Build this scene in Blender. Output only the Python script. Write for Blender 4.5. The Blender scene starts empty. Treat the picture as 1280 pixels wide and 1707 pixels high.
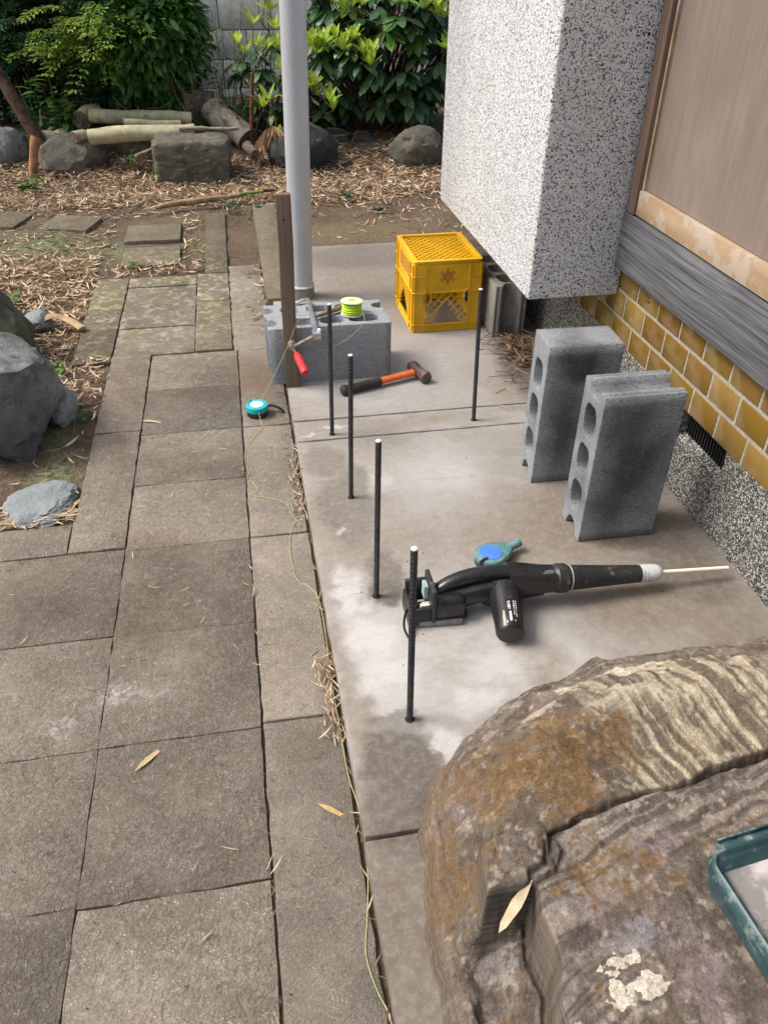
import bpy, bmesh, math, random
import numpy as np
from mathutils import Vector, Matrix, noise as mnoise
R = math.radians
rng = random.Random(7)
sc = bpy.context.scene
C = sc.collection

# ------------------------------------------------------------------ camera, world, sun, exposure
cam_d = bpy.data.cameras.new('camera'); cam = bpy.data.objects.new('camera', cam_d); C.objects.link(cam)
sc.camera = cam
cam_d.sensor_fit = 'VERTICAL'; cam_d.sensor_height = 24.0; cam_d.lens = 24.0 * 1306.8 / 1707
cam_d.clip_start = 0.02; cam_d.clip_end = 400
YAW, PITCH, ROLL, CAMH = R(10.4), 0.6352, 0.00823, 1.1857
fw = Vector((math.sin(YAW) * math.cos(PITCH), math.cos(YAW) * math.cos(PITCH), -math.sin(PITCH)))
r0 = Vector((math.cos(YAW), -math.sin(YAW), 0)); u0 = r0.cross(fw)
rt = r0 * math.cos(ROLL) + u0 * math.sin(ROLL); up = u0 * math.cos(ROLL) - r0 * math.sin(ROLL)
M = Matrix((rt, up, -fw)).transposed().to_4x4(); M.translation = Vector((0, 0, CAMH))
cam.matrix_world = M

SUN_EL, SUN_AZ = 52.0, -80.0            # azimuth from +Y, clockwise
w = bpy.data.worlds.new('World'); sc.world = w; w.use_nodes = True
wn = w.node_tree; wn.nodes.clear()
sky = wn.nodes.new('ShaderNodeTexSky'); sky.sky_type = 'NISHITA'; sky.sun_disc = False
sky.sun_elevation = R(SUN_EL); sky.sun_rotation = R(SUN_AZ); sky.dust_density = 6.0; sky.air_density = 1.0; sky.ozone_density = 0.0
bg = wn.nodes.new('ShaderNodeBackground'); bg.inputs[1].default_value = 0.095
wo = wn.nodes.new('ShaderNodeOutputWorld'); wn.links.new(sky.outputs[0], bg.inputs[0]); wn.links.new(bg.outputs[0], wo.inputs[0])
sd = bpy.data.lights.new('sun', 'SUN'); sd.energy = 1.5; sd.angle = R(22); sd.color = (1.0, 0.985, 0.95)
sun = bpy.data.objects.new('sun', sd); C.objects.link(sun)
sv = Vector((math.sin(R(SUN_AZ)) * math.cos(R(SUN_EL)), math.cos(R(SUN_AZ)) * math.cos(R(SUN_EL)), math.sin(R(SUN_EL))))
sun.rotation_euler = sv.to_track_quat('Z', 'Y').to_euler(); sun.location = (0, 0, 5)
sc.view_settings.view_transform = 'Standard'; sc.view_settings.look = 'None'; sc.view_settings.gamma = 1.0
sc.view_settings.use_curve_mapping = False; sc.view_settings.exposure = 1.02

# ------------------------------------------------------------------ noise in numpy
def _hash(ix, iy, seed):
    h = (ix.astype(np.int64) * 374761393 + iy.astype(np.int64) * 668265263 + seed * 1274126177) & 0x7fffffff
    h = ((h ^ (h >> 13)) * 1274126177) & 0x7fffffff
    return ((h ^ (h >> 16)) & 0xffff) / 65535.0
def vnoise(x, y, seed=0):
    ix, iy = np.floor(x), np.floor(y); fx, fy = x - ix, y - iy
    fx = fx * fx * (3 - 2 * fx); fy = fy * fy * (3 - 2 * fy)
    a = _hash(ix, iy, seed); b = _hash(ix + 1, iy, seed); c = _hash(ix, iy + 1, seed); d = _hash(ix + 1, iy + 1, seed)
    return (a * (1 - fx) + b * fx) * (1 - fy) + (c * (1 - fx) + d * fx) * fy
def fbm(x, y, seed=0, octv=5, g=0.5):
    s = 0; a = 1; t = 0
    for o in range(octv):
        s = s + a * vnoise(x * 2 ** o + o * 17.3, y * 2 ** o - o * 9.1, seed + o); t += a; a *= g
    return s / t
def sstep(a, b, x):
    t = np.clip((x - a) / (b - a), 0, 1); return t * t * (3 - 2 * t)

# ------------------------------------------------------------------ node helpers
class NT:
    def __init__(s, name, rough=0.85, spec=0.3):
        s.m = bpy.data.materials.new(name); s.m.use_nodes = True
        s.t = s.m.node_tree; s.b = s.t.nodes['Principled BSDF']
        s.b.inputs['Roughness'].default_value = rough
        s.b.inputs['Specular IOR Level'].default_value = spec
    def n(s, typ, **kw):
        o = s.t.nodes.new(typ)
        for k, v in kw.items(): setattr(o, k, v)
        return o
    def put(s, inp, v):
        if v is None: return
        if hasattr(v, 'is_linked') or isinstance(v, bpy.types.NodeSocket): s.t.links.new(v, inp)
        elif isinstance(v, (tuple, list)):
            if len(v) == 3 and inp.type == 'RGBA': v = (*v, 1)
            inp.default_value = v
        else: inp.default_value = v
    def pos(s): return s.n('ShaderNodeNewGeometry').outputs['Position']
    def obj(s): return s.n('ShaderNodeTexCoord').outputs['Object']
    def rand(s): return s.n('ShaderNodeObjectInfo').outputs['Random']
    def attr(s, name): return s.n('ShaderNodeAttribute', attribute_name=name).outputs['Color']
    def attrf(s, name): return s.n('ShaderNodeAttribute', attribute_name=name).outputs['Fac']
    def map(s, v, scale=(1, 1, 1), loc=(0, 0, 0), rot=(0, 0, 0)):
        o = s.n('ShaderNodeMapping'); s.put(o.inputs['Vector'], v)
        o.inputs['Scale'].default_value = scale; o.inputs['Location'].default_value = loc; o.inputs['Rotation'].default_value = rot
        return o.outputs[0]
    def noise(s, v, scale, detail=4, rough=0.55, dist=0.0, col=False):
        o = s.n('ShaderNodeTexNoise'); s.put(o.inputs['Vector'], v)
        o.inputs['Scale'].default_value = scale; o.inputs['Detail'].default_value = detail
        o.inputs['Roughness'].default_value = rough; o.inputs['Distortion'].default_value = dist
        return o.outputs['Color' if col else 'Fac']
    def vor(s, v, scale, feature='F1', out='Distance', rnd=1.0):
        o = s.n('ShaderNodeTexVoronoi', feature=feature); s.put(o.inputs['Vector'], v)
        o.inputs['Scale'].default_value = scale; o.inputs['Randomness'].default_value = rnd
        return o.outputs[out]
    def ramp(s, f, stops, interp='LINEAR'):
        o = s.n('ShaderNodeValToRGB'); s.put(o.inputs[0], f); cr = o.color_ramp; cr.interpolation = interp
        while len(cr.elements) < len(stops): cr.elements.new(0.5)
        for e, (p, c) in zip(cr.elements, stops):
            e.position = p; e.color = (*c, 1) if isinstance(c, tuple) else (c, c, c, 1)
        return o.outputs[0]
    def mr(s, f, a, b, c=0.0, d=1.0):
        o = s.n('ShaderNodeMapRange'); s.put(o.inputs[0], f)
        for i, v in zip((1, 2, 3, 4), (a, b, c, d)): o.inputs[i].default_value = v
        return o.outputs[0]
    def mix(s, f, a, b, mode='MIX'):
        o = s.n('ShaderNodeMix', data_type='RGBA', blend_type=mode); s.put(o.inputs[0], f); s.put(o.inputs[6], a); s.put(o.inputs[7], b)
        return o.outputs[2]
    def math(s, op, a, b=None, c=None, clamp=False):
        o = s.n('ShaderNodeMath', operation=op, use_clamp=clamp); s.put(o.inputs[0], a); s.put(o.inputs[1], b)
        if c is not None: s.put(o.inputs[2], c)
        return o.outputs[0]
    def vmath(s, op, a, b):
        o = s.n('ShaderNodeVectorMath', operation=op); s.put(o.inputs[0], a); s.put(o.inputs[1], b); return o.outputs[0]
    def blobs(s, v, lst, soft=0.5, wob=0.05, wscale=8):
        """mask from ellipses (cx, cy, rx, ry, strength) with ragged edges"""
        nz = s.noise(v, wscale, 5, 0.6, col=True)
        v2 = s.vmath('ADD', v, s.vmath('MULTIPLY', s.vmath('SUBTRACT', nz, (0.5, 0.5, 0.5)), (wob * 2, wob * 2, 0)))
        acc = None
        for cx, cy, rx, ry, st in lst:
            d = s.vmath('MULTIPLY', s.vmath('SUBTRACT', v2, (cx, cy, 0)), (1 / rx, 1 / ry, 0))
            o = s.n('ShaderNodeVectorMath', operation='LENGTH'); s.put(o.inputs[0], d)
            f = s.mr(o.outputs['Value'], 1.0, 1.0 - soft, 0.0, st)
            acc = f if acc is None else s.math('MAXIMUM', acc, f)
        return acc
    def col(s, v): s.put(s.b.inputs['Base Color'], v)
    def rough(s, v): s.put(s.b.inputs['Roughness'], v)
    def bump(s, h, dist=0.002, strength=1.0, prev=None):
        o = s.n('ShaderNodeBump'); s.put(o.inputs['Height'], h); o.inputs['Distance'].default_value = dist
        o.inputs['Strength'].default_value = strength
        if prev is not None: s.put(o.inputs['Normal'], prev)
        s.t.links.new(o.outputs[0], s.b.inputs['Normal']); return o.outputs[0]

def simple(name, c, rough=0.6, spec=0.4, metal=0.0, var=0.12, vs=60, bump=0.0, bs=300, dirt=None):
    """plain material with mottling and, if asked, dirt"""
    k = NT(name, rough, spec); k.b.inputs['Metallic'].default_value = metal
    o = k.obj(); f = k.noise(o, vs, 4, 0.6)
    a = tuple(max(0, x * (1 - var * 1.6)) for x in c); b = tuple(min(1, x * (1 + var)) for x in c)
    cc = k.ramp(f, [(0.3, a), (0.7, b)])
    if dirt:
        f2 = k.noise(k.map(o, (1, 1, 1), (3, 7, 1)), dirt[1], 6, 0.7)
        cc = k.mix(k.mr(f2, dirt[2], dirt[3]), cc, dirt[0])
        k.rough(k.mr(f2, dirt[2], dirt[3], rough, 0.9))
    k.col(cc)
    if bump: k.bump(k.noise(o, bs, 3, 0.6), bump, 0.6)
    return k.m

# ------------------------------------------------------------------ materials
MT = {}
def paving_mat(name, base, dark, light, pebble=110, depth=0.0018, moss=0.0):
    k = NT(name, 0.93, 0.18); p = k.pos()
    big = k.noise(p, 2.3, 5, 0.62); mid = k.noise(p, 11, 5, 0.6); fine = k.noise(p, 260, 3, 0.6)
    wp = k.vmath('ADD', p, k.vmath('MULTIPLY', k.noise(p, 60, 2, 0.5, col=True), (0.012, 0.012, 0.004)))
    lump = k.noise(wp, pebble * 1.25, 4, 0.68); wp2 = k.vmath('ADD', p, k.vmath('MULTIPLY', k.noise(p, 160, 3, 0.6, col=True), (0.010, 0.010, 0.004)))
    wp = wp2; v1 = k.vor(wp, pebble, 'SMOOTH_F1'); vc = k.vor(wp, pebble, 'F1', 'Color'); v2 = k.vor(wp, pebble * 2.6)
    c = k.ramp(big, [(0.32, dark), (0.52, base), (0.72, tuple(x * 1.18 for x in base))])
    c = k.mix(k.mr(mid, 0.45, 0.7, 0, 0.55), c, tuple(x * 0.72 for x in base))
    rsep = k.n('ShaderNodeSeparateColor'); k.put(rsep.inputs[0], vc)
    c = k.mix(k.mr(rsep.outputs[0], 0.6, 1.0, 0, 0.16), c, light)
    c = k.mix(k.mr(rsep.outputs[1], 0.75, 1.0, 0, 0.22), c, tuple(x * 0.55 for x in dark))
    sp = k.math('MULTIPLY', k.mr(k.vor(p, 150, 'F1'), 0.22, 0.12), k.mr(k.noise(p, 35, 2), 0.50, 0.58))
    c = k.mix(k.math('MULTIPLY', sp, 0.7), c, (0.56, 0.53, 0.47))
    sp2 = k.math('MULTIPLY', k.mr(k.vor(p, 420, 'F1'), 0.30, 0.2), k.mr(k.noise(p, 14, 3), 0.5, 0.62))
    c = k.mix(k.math('MULTIPLY', sp2, 0.75), c, (0.5, 0.47, 0.42))
    edge = k.math('MULTIPLY', k.mr(k.math('ABSOLUTE', k.math('SUBTRACT', lump, 0.5)), 0.022, 0.006), k.mr(k.noise(p, 48, 3, 0.6), 0.54, 0.64))
    c = k.mix(k.math('MULTIPLY', edge, 0.8), c, (0.56, 0.53, 0.47))  # pale crescent highlights on the lump rims, painted into the colour
    c = k.mix(k.mr(fine, 0.35, 0.7, 0, 0.35), c, tuple(x * 0.6 for x in dark))
    c = k.mix(k.mr(k.noise(p, 55, 3), 0.62, 0.72, 0, 0.5), c, tuple(x * 0.5 for x in dark))
    # pale wash and brown staining with shapes of their own
    dust = k.blobs(p, [(-0.30, 1.12, 0.13, 0.03, 0.5), (-0.44, 1.05, 0.06, 0.03, 0.45), (-0.33, 1.14, 0.05, 0.015, 0.8), (-0.15, 2.2, 0.14, 0.25, 0.18)], 0.9, 0.08, 14)
    dn = k.mr(k.noise(p, 90, 4, 0.7), 0.42, 0.62)
    c = k.mix(k.math('MULTIPLY', dust, dn), c, (0.60, 0.60, 0.58))
    br = k.blobs(p, [(-0.28, 1.3, 0.13, 0.10, 0.5), (-0.15, 2.35, 0.14, 0.10, 0.5), (-0.30, 1.6, 0.16, 0.1, 0.35), (0.0, 2.45, 0.09, 0.25, 0.9), (-0.42, 2.4, 0.1, 0.5, 0.4)], 0.9, 0.08, 6)
    c = k.mix(k.math('MULTIPLY', br, 0.7), c, (0.165, 0.115, 0.07))
    wet = k.blobs(p, [(-0.42, 2.12, 0.09, 0.06, 0.8), (-0.12, 1.9, 0.09, 0.12, 0.5), (-0.5, 1.42, 0.16, 0.14, 0.5), (-0.2, 2.0, 0.08, 0.05, 0.4)], 0.8, 0.05, 8)
    c = k.mix(wet, c, k.mix(1.0, c, (0.55, 0.52, 0.5), 'MULTIPLY'))
    far = k.blobs(p, [(-0.35, 3.3, 0.5, 0.75, 1.0)], 0.5, 0.12, 5)
    lich = k.math('MULTIPLY', k.mr(k.noise(p, 24, 5, 0.65), 0.5, 0.6), far)
    c = k.mix(k.math('MULTIPLY', lich, 0.62), c, (0.40, 0.39, 0.30))
    c = k.mix(k.math('MULTIPLY', k.mr(k.noise(p, 7, 4), 0.48, 0.7), k.math('MULTIPLY', far, 0.45)), c, (0.19, 0.17, 0.06))
    if moss: c = k.mix(k.mr(k.noise(p, 6, 5), 0.45, 0.75, 0, moss), c, (0.16, 0.14, 0.05))
    rv = k.mr(k.rand(), 0, 1, 0.80, 1.14)
    cm = k.n('ShaderNodeCombineColor'); [k.put(cm.inputs[i], rv) for i in range(3)]
    c = k.mix(1.0, c, cm.outputs[0], 'MULTIPLY')
    k.col(c)
    h = k.math('ADD', k.math('MULTIPLY', k.mr(v1, 0.0, 0.75), -1.0), k.math('MULTIPLY', v2, -0.25))
    h = k.math('ADD', k.math('MULTIPLY', h, 0.35), k.mr(lump, 0.42, 0.56)); h = k.math('MULTIPLY', h, k.mr(mid, 0.3, 0.62, 0.5, 1.0))
    n1 = k.bump(h, depth, 0.9); k.bump(fine, 0.0016, 0.9, n1)
    return k.m
MT['paver'] = paving_mat('aggregate_paving', (0.222, 0.193, 0.156), (0.135, 0.114, 0.090), (0.38, 0.355, 0.310))
MT['strip'] = paving_mat('kerb_concrete', (0.262, 0.230, 0.190), (0.175, 0.147, 0.115), (0.37, 0.345, 0.31), 190, 0.0012)
MT['step'] = paving_mat('stepping_concrete', (0.165, 0.142, 0.102), (0.12, 0.102, 0.07), (0.25, 0.23, 0.18), 220, 0.0008, 0.4)

def slab_mat():
    k = NT('trowelled_concrete', 0.85, 0.25); p = k.pos()
    big = k.noise(p, 2.6, 6, 0.62, 0.4); fine = k.noise(p, 420, 3, 0.7); mid = k.noise(p, 26, 5, 0.6)
    c = k.ramp(big, [(0.30, (0.195, 0.175, 0.15)), (0.5, (0.255, 0.240, 0.218)), (0.7, (0.31, 0.300, 0.282))])
    grey = k.blobs(p, [(0.42, 2.35, 0.45, 0.36, 0.9), (0.50, 1.75, 0.26, 0.28, 0.85), (0.50, 1.12, 0.26, 0.22, 0.9), (0.7, 1.98, 0.35, 0.06, 0.6), (0.2, 1.05, 0.2, 0.3, 0.9)], 0.75, 0.10, 4)
    c = k.mix(grey, c, k.mix(mid, (0.335, 0.333, 0.325), (0.41, 0.408, 0.40)))
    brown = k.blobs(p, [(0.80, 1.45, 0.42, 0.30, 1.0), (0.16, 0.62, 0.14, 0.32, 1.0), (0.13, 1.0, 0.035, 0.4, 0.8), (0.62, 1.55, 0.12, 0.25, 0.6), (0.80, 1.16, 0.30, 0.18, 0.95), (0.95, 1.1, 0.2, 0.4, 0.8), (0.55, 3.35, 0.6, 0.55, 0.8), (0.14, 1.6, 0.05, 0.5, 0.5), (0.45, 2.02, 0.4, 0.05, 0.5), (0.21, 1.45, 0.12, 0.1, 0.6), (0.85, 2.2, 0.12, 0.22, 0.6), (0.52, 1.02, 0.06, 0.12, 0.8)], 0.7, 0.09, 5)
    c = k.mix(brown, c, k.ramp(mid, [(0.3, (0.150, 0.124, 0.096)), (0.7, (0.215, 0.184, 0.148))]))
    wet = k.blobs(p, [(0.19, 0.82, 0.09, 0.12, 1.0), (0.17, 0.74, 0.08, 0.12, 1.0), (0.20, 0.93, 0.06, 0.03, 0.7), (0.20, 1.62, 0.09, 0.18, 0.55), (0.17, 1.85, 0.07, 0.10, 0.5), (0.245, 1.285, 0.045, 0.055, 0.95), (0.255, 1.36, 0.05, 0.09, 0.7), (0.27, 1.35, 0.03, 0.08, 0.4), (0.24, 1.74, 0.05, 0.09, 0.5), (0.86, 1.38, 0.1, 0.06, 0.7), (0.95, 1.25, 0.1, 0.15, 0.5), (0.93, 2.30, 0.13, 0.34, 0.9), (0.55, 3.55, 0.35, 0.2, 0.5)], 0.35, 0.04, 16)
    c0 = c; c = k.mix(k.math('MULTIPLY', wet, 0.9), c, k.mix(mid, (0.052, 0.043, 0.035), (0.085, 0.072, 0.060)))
    dust = k.blobs(p, [(0.30, 1.12, 0.32, 0.36, 0.42), (0.16, 1.30, 0.06, 0.16, 0.9), (0.19, 1.16, 0.10, 0.10, 0.9), (0.20, 1.05, 0.12, 0.10, 0.7), (0.36, 0.95, 0.12, 0.08, 0.8), (0.42, 1.02, 0.20, 0.12, 0.6), (0.275, 0.86, 0.05, 0.08, 1.0), (0.31, 1.72, 0.06, 0.10, 0.6), (0.17, 1.53, 0.03, 0.025, 0.9), (0.15, 1.99, 0.06, 0.02, 0.7), (0.22, 2.03, 0.07, 0.02, 0.9), (0.33, 1.27, 0.12, 0.10, 0.4), (0.5, 1.72, 0.15, 0.16, 0.35)], 0.8, 0.06, 16)
    dn = k.mr(k.noise(p, 150, 6, 0.8), 0.30, 0.62, 0.35, 0.9)
    dh = k.math('ADD', dust, k.math('MULTIPLY', k.math('SUBTRACT', k.noise(p, 210, 6, 0.8), 0.5), 1.0)); dl = k.math('ADD', dust, k.math('MULTIPLY', k.math('SUBTRACT', k.noise(k.map(p, (1, 2.2, 1), (0, 0, 0), (0, 0, 0.7)), 18, 6, 0.7), 0.5), 1.0))
    dh = k.math('SUBTRACT', dh, k.math('MULTIPLY', wet, 0.55)); dm = k.math('MULTIPLY', k.mr(dh, 0.15, 0.75), k.mr(dl, 0.10, 0.65))
    c = k.mix(k.math('MULTIPLY', dm, 0.85), c, (0.44, 0.445, 0.445))
    sp = k.mr(k.vor(p, 330), 0.16, 0.08)
    c = k.mix(k.math('MULTIPLY', sp, k.mr(k.noise(p, 40, 2), 0.52, 0.6, 0, 0.75)), c, (0.72, 0.71, 0.68))
    sp = k.mr(k.vor(k.map(p, (1, 1, 1), (5, 3, 1)), 120), 0.09, 0.05)
    c = k.mix(k.math('MULTIPLY', sp, 0.75), c, (0.09, 0.07, 0.05))
    c = k.mix(k.mr(fine, 0.35, 0.65, 0, 0.22), c, (0.20, 0.17, 0.14))
    st = k.noise(k.map(p, (1.2, 6, 1), (0, 0, 0), (0, 0, 0.5)), 5, 6, 0.7)
    c = k.mix(k.mr(st, 0.56, 0.75, 0, 0.22), c, (0.20, 0.17, 0.13))
    near = k.blobs(p, [(0.14, 0.42, 0.16, 0.36, 1.0)], 0.4, 0.03, 9); c = k.mix(k.math('MULTIPLY', near, 0.85), c, k.mix(mid, (0.095, 0.078, 0.062), (0.155, 0.132, 0.108)))
    hs = k.noise(k.map(p, (1, 1, 1), (2, 8, 0)), 7, 7, 0.75, 0.6); c = k.mix(k.mr(hs, 0.52, 0.60, 0, 0.20), c, (0.15, 0.125, 0.10))
    c = k.mix(k.mr(k.noise(p, 60, 5, 0.75), 0.45, 0.66, 0, 0.16), c, (0.46, 0.455, 0.44))
    tw = k.n('ShaderNodeTexWave', wave_type='RINGS'); k.put(tw.inputs[0], k.map(p, (1, 1, 1), (-1.2, -0.4, 0))); tw.inputs['Scale'].default_value = 9; tw.inputs['Distortion'].default_value = 9; tw.inputs['Detail'].default_value = 4; tw.inputs['Detail Scale'].default_value = 2.5
    c = k.mix(k.mr(tw.outputs[1], 0.90, 1.0, 0, 0.10), c, (0.14, 0.12, 0.10))
    k.col(c); k.rough(k.mr(wet, 0, 1, 0.85, 0.6))
    n1 = k.bump(mid, 0.0012, 0.35); k.bump(fine, 0.0006, 0.6, n1)
    return k.m
MT['slab'] = slab_mat()

def soil_mat():
    k = NT('garden_soil', 0.95, 0.15); p = k.pos()
    a = k.noise(p, 3, 5, 0.6); b = k.noise(p, 45, 6, 0.7); f = k.vor(p, 130)
    c = k.ramp(b, [(0.3, (0.05, 0.036, 0.026)), (0.55, (0.115, 0.085, 0.06)), (0.75, (0.21, 0.165, 0.12))])
    c = k.mix(k.mr(a, 0.4, 0.65, 0, 0.6), c, (0.16, 0.122, 0.088))
    moss = k.blobs(p, [(-0.95, 4.05, 0.42, 0.30, 0.8), (-0.7, 3.9, 0.25, 0.3, 0.8), (-0.9, 4.3, 0.35, 0.1, 0.6), (-0.57, 1.95, 0.1, 0.3, 0.8), (-0.62, 2.25, 0.08, 0.2, 0.6), (-0.2, 4.0, 0.1, 0.3, 0.5)], 0.8, 0.15, 7)
    mf = k.math('MULTIPLY', moss, k.mr(k.noise(p, 70, 5, 0.7), 0.42, 0.56))
    c = k.mix(k.math('MULTIPLY', mf, 0.85), c, (0.20, 0.28, 0.13))
    mossy = k.blobs(p, [(0.5, 3.95, 0.7, 0.25, 0.8)], 0.6, 0.1, 6)
    c = k.mix(k.math('MULTIPLY', mossy, 0.6), c, (0.19, 0.155, 0.085))
    k.col(c); n1 = k.bump(b, 0.02, 0.6); k.bump(f, 0.004, 0.6, n1)
    return k.m
MT['soil'] = soil_mat()

def dash_mat(name, scale, stops, depth=0.003):
    k = NT(name, 0.75, 0.3); o = k.obj()
    o2 = k.vmath('ADD', o, k.vmath('MULTIPLY', k.noise(o, scale * 0.6, 2, col=True), (0.004, 0.004, 0.004)))
    vc = k.vor(o2, scale, 'F1', 'Color'); d = k.vor(o2, scale)
    s = k.n('ShaderNodeSeparateColor'); k.put(s.inputs[0], vc)
    c = k.ramp(s.outputs[0], stops, 'CONSTANT')
    c = k.mix(k.mr(d, 0.5, 0.8, 0, 0.3), c, (0.2, 0.2, 0.2))
    c = k.mix(k.mr(k.noise(k.map(o, (1, 1, 0.35)), 9, 5, 0.65), 0.45, 0.8, 0, 0.30), c, (0.35, 0.33, 0.30))
    k.col(c); k.bump(k.math('MULTIPLY', d, -1), depth, 1.0)
    return k.m
MT['dash'] = dash_mat('white_black_pebbledash', 310, [(0, (0.045, 0.047, 0.05)), (0.155, (0.45, 0.47, 0.49)), (0.27, (0.72, 0.75, 0.78)), (0.5, (0.84, 0.87, 0.90)), (0.8, (0.90, 0.92, 0.94))])
MT['dash2'] = dash_mat('dark_pebbledash', 260, [(0, (0.03, 0.03, 0.03)), (0.42, (0.12, 0.125, 0.115)), (0.62, (0.30, 0.31, 0.285)), (0.82, (0.50, 0.50, 0.47))], 0.004)

def block_mat(name, base, wet=()):
    k = NT(name, 0.92, 0.2); o = k.obj()
    st = k.map(o, (1, 1, 0.38)); f = k.noise(st, 300, 4, 0.75); g = k.noise(o, 420, 3, 0.7); b = k.noise(o, 9, 4, 0.6)
    c = k.ramp(f, [(0.34, tuple(x * 0.22 for x in base)), (0.46, tuple(x * 0.80 for x in base)), (0.62, base), (0.8, tuple(x * 1.35 for x in base))])
    c = k.mix(k.mr(b, 0.35, 0.7, 0, 0.5), c, tuple(x * 0.5 for x in base))
    c = k.mix(k.mr(g, 0.58, 0.72, 0, 0.6), c, tuple(x * 0.25 for x in base))
    if wet:
        nz = k.noise(o, 14, 5, 0.6, col=True)
        v2 = k.vmath('ADD', o, k.vmath('MULTIPLY', k.vmath('SUBTRACT', nz, (0.5, 0.5, 0.5)), (0.12, 0.0, 0.12)))
        acc = None
        for cx, cz, rx, rz, s_ in wet:
            d = k.vmath('MULTIPLY', k.vmath('SUBTRACT', v2, (cx, 0, cz)), (1 / rx, 0, 1 / rz))
            q = k.n('ShaderNodeVectorMath', operation='LENGTH'); k.put(q.inputs[0], d)
            m_ = k.mr(q.outputs['Value'], 1.25, 0.35, 0, s_); acc = m_ if acc is None else k.math('MAXIMUM', acc, m_)
        c = k.mix(acc, c, k.mix(1.0, c, (0.22, 0.22, 0.23), 'MULTIPLY'))
    k.col(c); n1 = k.bump(f, 0.0030, 1.0); n1 = k.bump(k.mr(k.vor(o, 210), 0.10, 0.24), 0.0018, 0.9, n1); k.bump(g, 0.001, 0.8, n1)
    return k.m
MT['block'] = block_mat('block_concrete', (0.42, 0.45, 0.48))
MT['block_wet_a'] = block_mat('block_concrete_damp_low', (0.36, 0.385, 0.41), [(0.20, 0.0, 0.155, 0.085, 0.92), (0.30, 0.03, 0.1, 0.08, 0.8), (0.12, 0.03, 0.1, 0.08, 0.8)])
MT['block_wet_b'] = block_mat('block_concrete_damp_high', (0.36, 0.385, 0.41), [(0.335, 0.01, 0.07, 0.07, 0.9), (0.17, 0.03, 0.15, 0.06, 0.8)])
MT['block_old'] = block_mat('old_block_concrete', (0.34, 0.33, 0.30))

def tile_mat():
    k = NT('mustard_glazed_tile', 0.14, 0.5); o = k.obj(); r = k.rand()
    c = k.ramp(r, [(0, (0.165, 0.098, 0.016)), (0.3, (0.205, 0.13, 0.028)), (0.55, (0.135, 0.068, 0.012)), (0.75, (0.26, 0.175, 0.055)), (1, (0.11, 0.052, 0.012))])
    off = k.vmath('ADD', o, k.vmath('MULTIPLY', k.n('ShaderNodeObjectInfo').outputs['Location'], (5, 7, 9)))
    f = k.noise(off, 22, 4, 0.6)
    c = k.mix(k.mr(f, 0.35, 0.7, 0, 0.5), c, (0.185, 0.105, 0.014))
    c = k.mix(k.mr(k.noise(off, 60, 4), 0.6, 0.7, 0, 0.4), c, (0.20, 0.09, 0.012))
    k.col(c); k.rough(k.mr(f, 0.3, 0.7, 0.10, 0.24)); k.bump(k.noise(off, 35, 2), 0.0015, 0.4)
    k.b.inputs['Coat Weight'].default_value = 0.4; k.b.inputs['Coat Roughness'].default_value = 0.08
    return k.m
MT['tile'] = tile_mat()
MT['grout'] = simple('grout', (0.34, 0.315, 0.275), 0.95, 0.2, var=0.25, vs=120, bump=0.002, bs=250)

def wood_mat(name, dark, mid, light, axis=1, lines=70, rough=0.85, depth=0.002, stretch=0.03, patch=None):
    k = NT(name, rough, 0.2); o = k.obj(); sc_ = [1, 1, 1]; sc_[axis] = stretch
    warp = k.vmath('ADD', o, k.vmath('MULTIPLY', k.noise(k.map(o, tuple(x if x == 1 else 0.3 for x in sc_)), 7, 3, col=True), (0.03, 0.0, 0.03)))
    m1 = k.map(warp, tuple(sc_)); f = k.noise(m1, lines, 5, 0.62); g = k.noise(m1, lines * 4, 3, 0.6); b = k.noise(o, 4, 4, 0.6)
    c = k.ramp(f, [(0.30, dark), (0.48, mid), (0.7, light)])
    c = k.mix(k.mr(g, 0.45, 0.7, 0, 0.35), c, dark); c = k.mix(k.mr(b, 0.35, 0.7, 0, 0.35), c, tuple(x * 0.75 for x in mid))
    if patch:
        pf = k.noise(k.map(o, patch[1]), patch[2], 6, 0.65)
        c = k.mix(k.mr(pf, patch[3], patch[4], 0, 0.6), c, patch[0])
    k.col(c); k.bump(f, depth, 0.9)
    return k.m
MT['board'] = wood_mat('weathered_grey_wood', (0.035, 0.037, 0.042), (0.105, 0.11, 0.12), (0.20, 0.205, 0.22), 1, 150, 0.8, 0.004, 0.022)
MT['panel'] = wood_mat('faded_plywood', (0.175, 0.138, 0.112), (0.197, 0.159, 0.133), (0.22, 0.182, 0.156), 2, 120, 0.75, 0.0008, 0.035, ((0.27, 0.245, 0.225), (1, 2, 0.6), 5, 0.50, 0.78))
MT['rail'] = wood_mat('peeling_tan_rail', (0.26, 0.175, 0.105), (0.35, 0.25, 0.16), (0.42, 0.32, 0.215), 1, 30, 0.75, 0.001, 0.05, ((0.40, 0.37, 0.325), (1, 1, 1), 14, 0.50, 0.56))
MT['frame'] = wood_mat('brown_jamb', (0.10, 0.065, 0.05), (0.17, 0.115, 0.09), (0.24, 0.18, 0.145), 2, 60, 0.7, 0.001, 0.03)
MT['stake'] = wood_mat('old_stake_wood', (0.085, 0.058, 0.042), (0.17, 0.122, 0.092), (0.26, 0.20, 0.155), 2, 55, 0.85, 0.002, 0.03)
MT['twig'] = simple('dry_twig', (0.20, 0.14, 0.09), 0.9, 0.2, var=0.4, vs=30)
MT['black_vent'] = simple('vent_black', (0.012, 0.012, 0.013), 0.7, 0.3)
MT['dark_void'] = simple('dark_cavity', (0.03, 0.028, 0.025), 0.95, 0.1)

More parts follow.
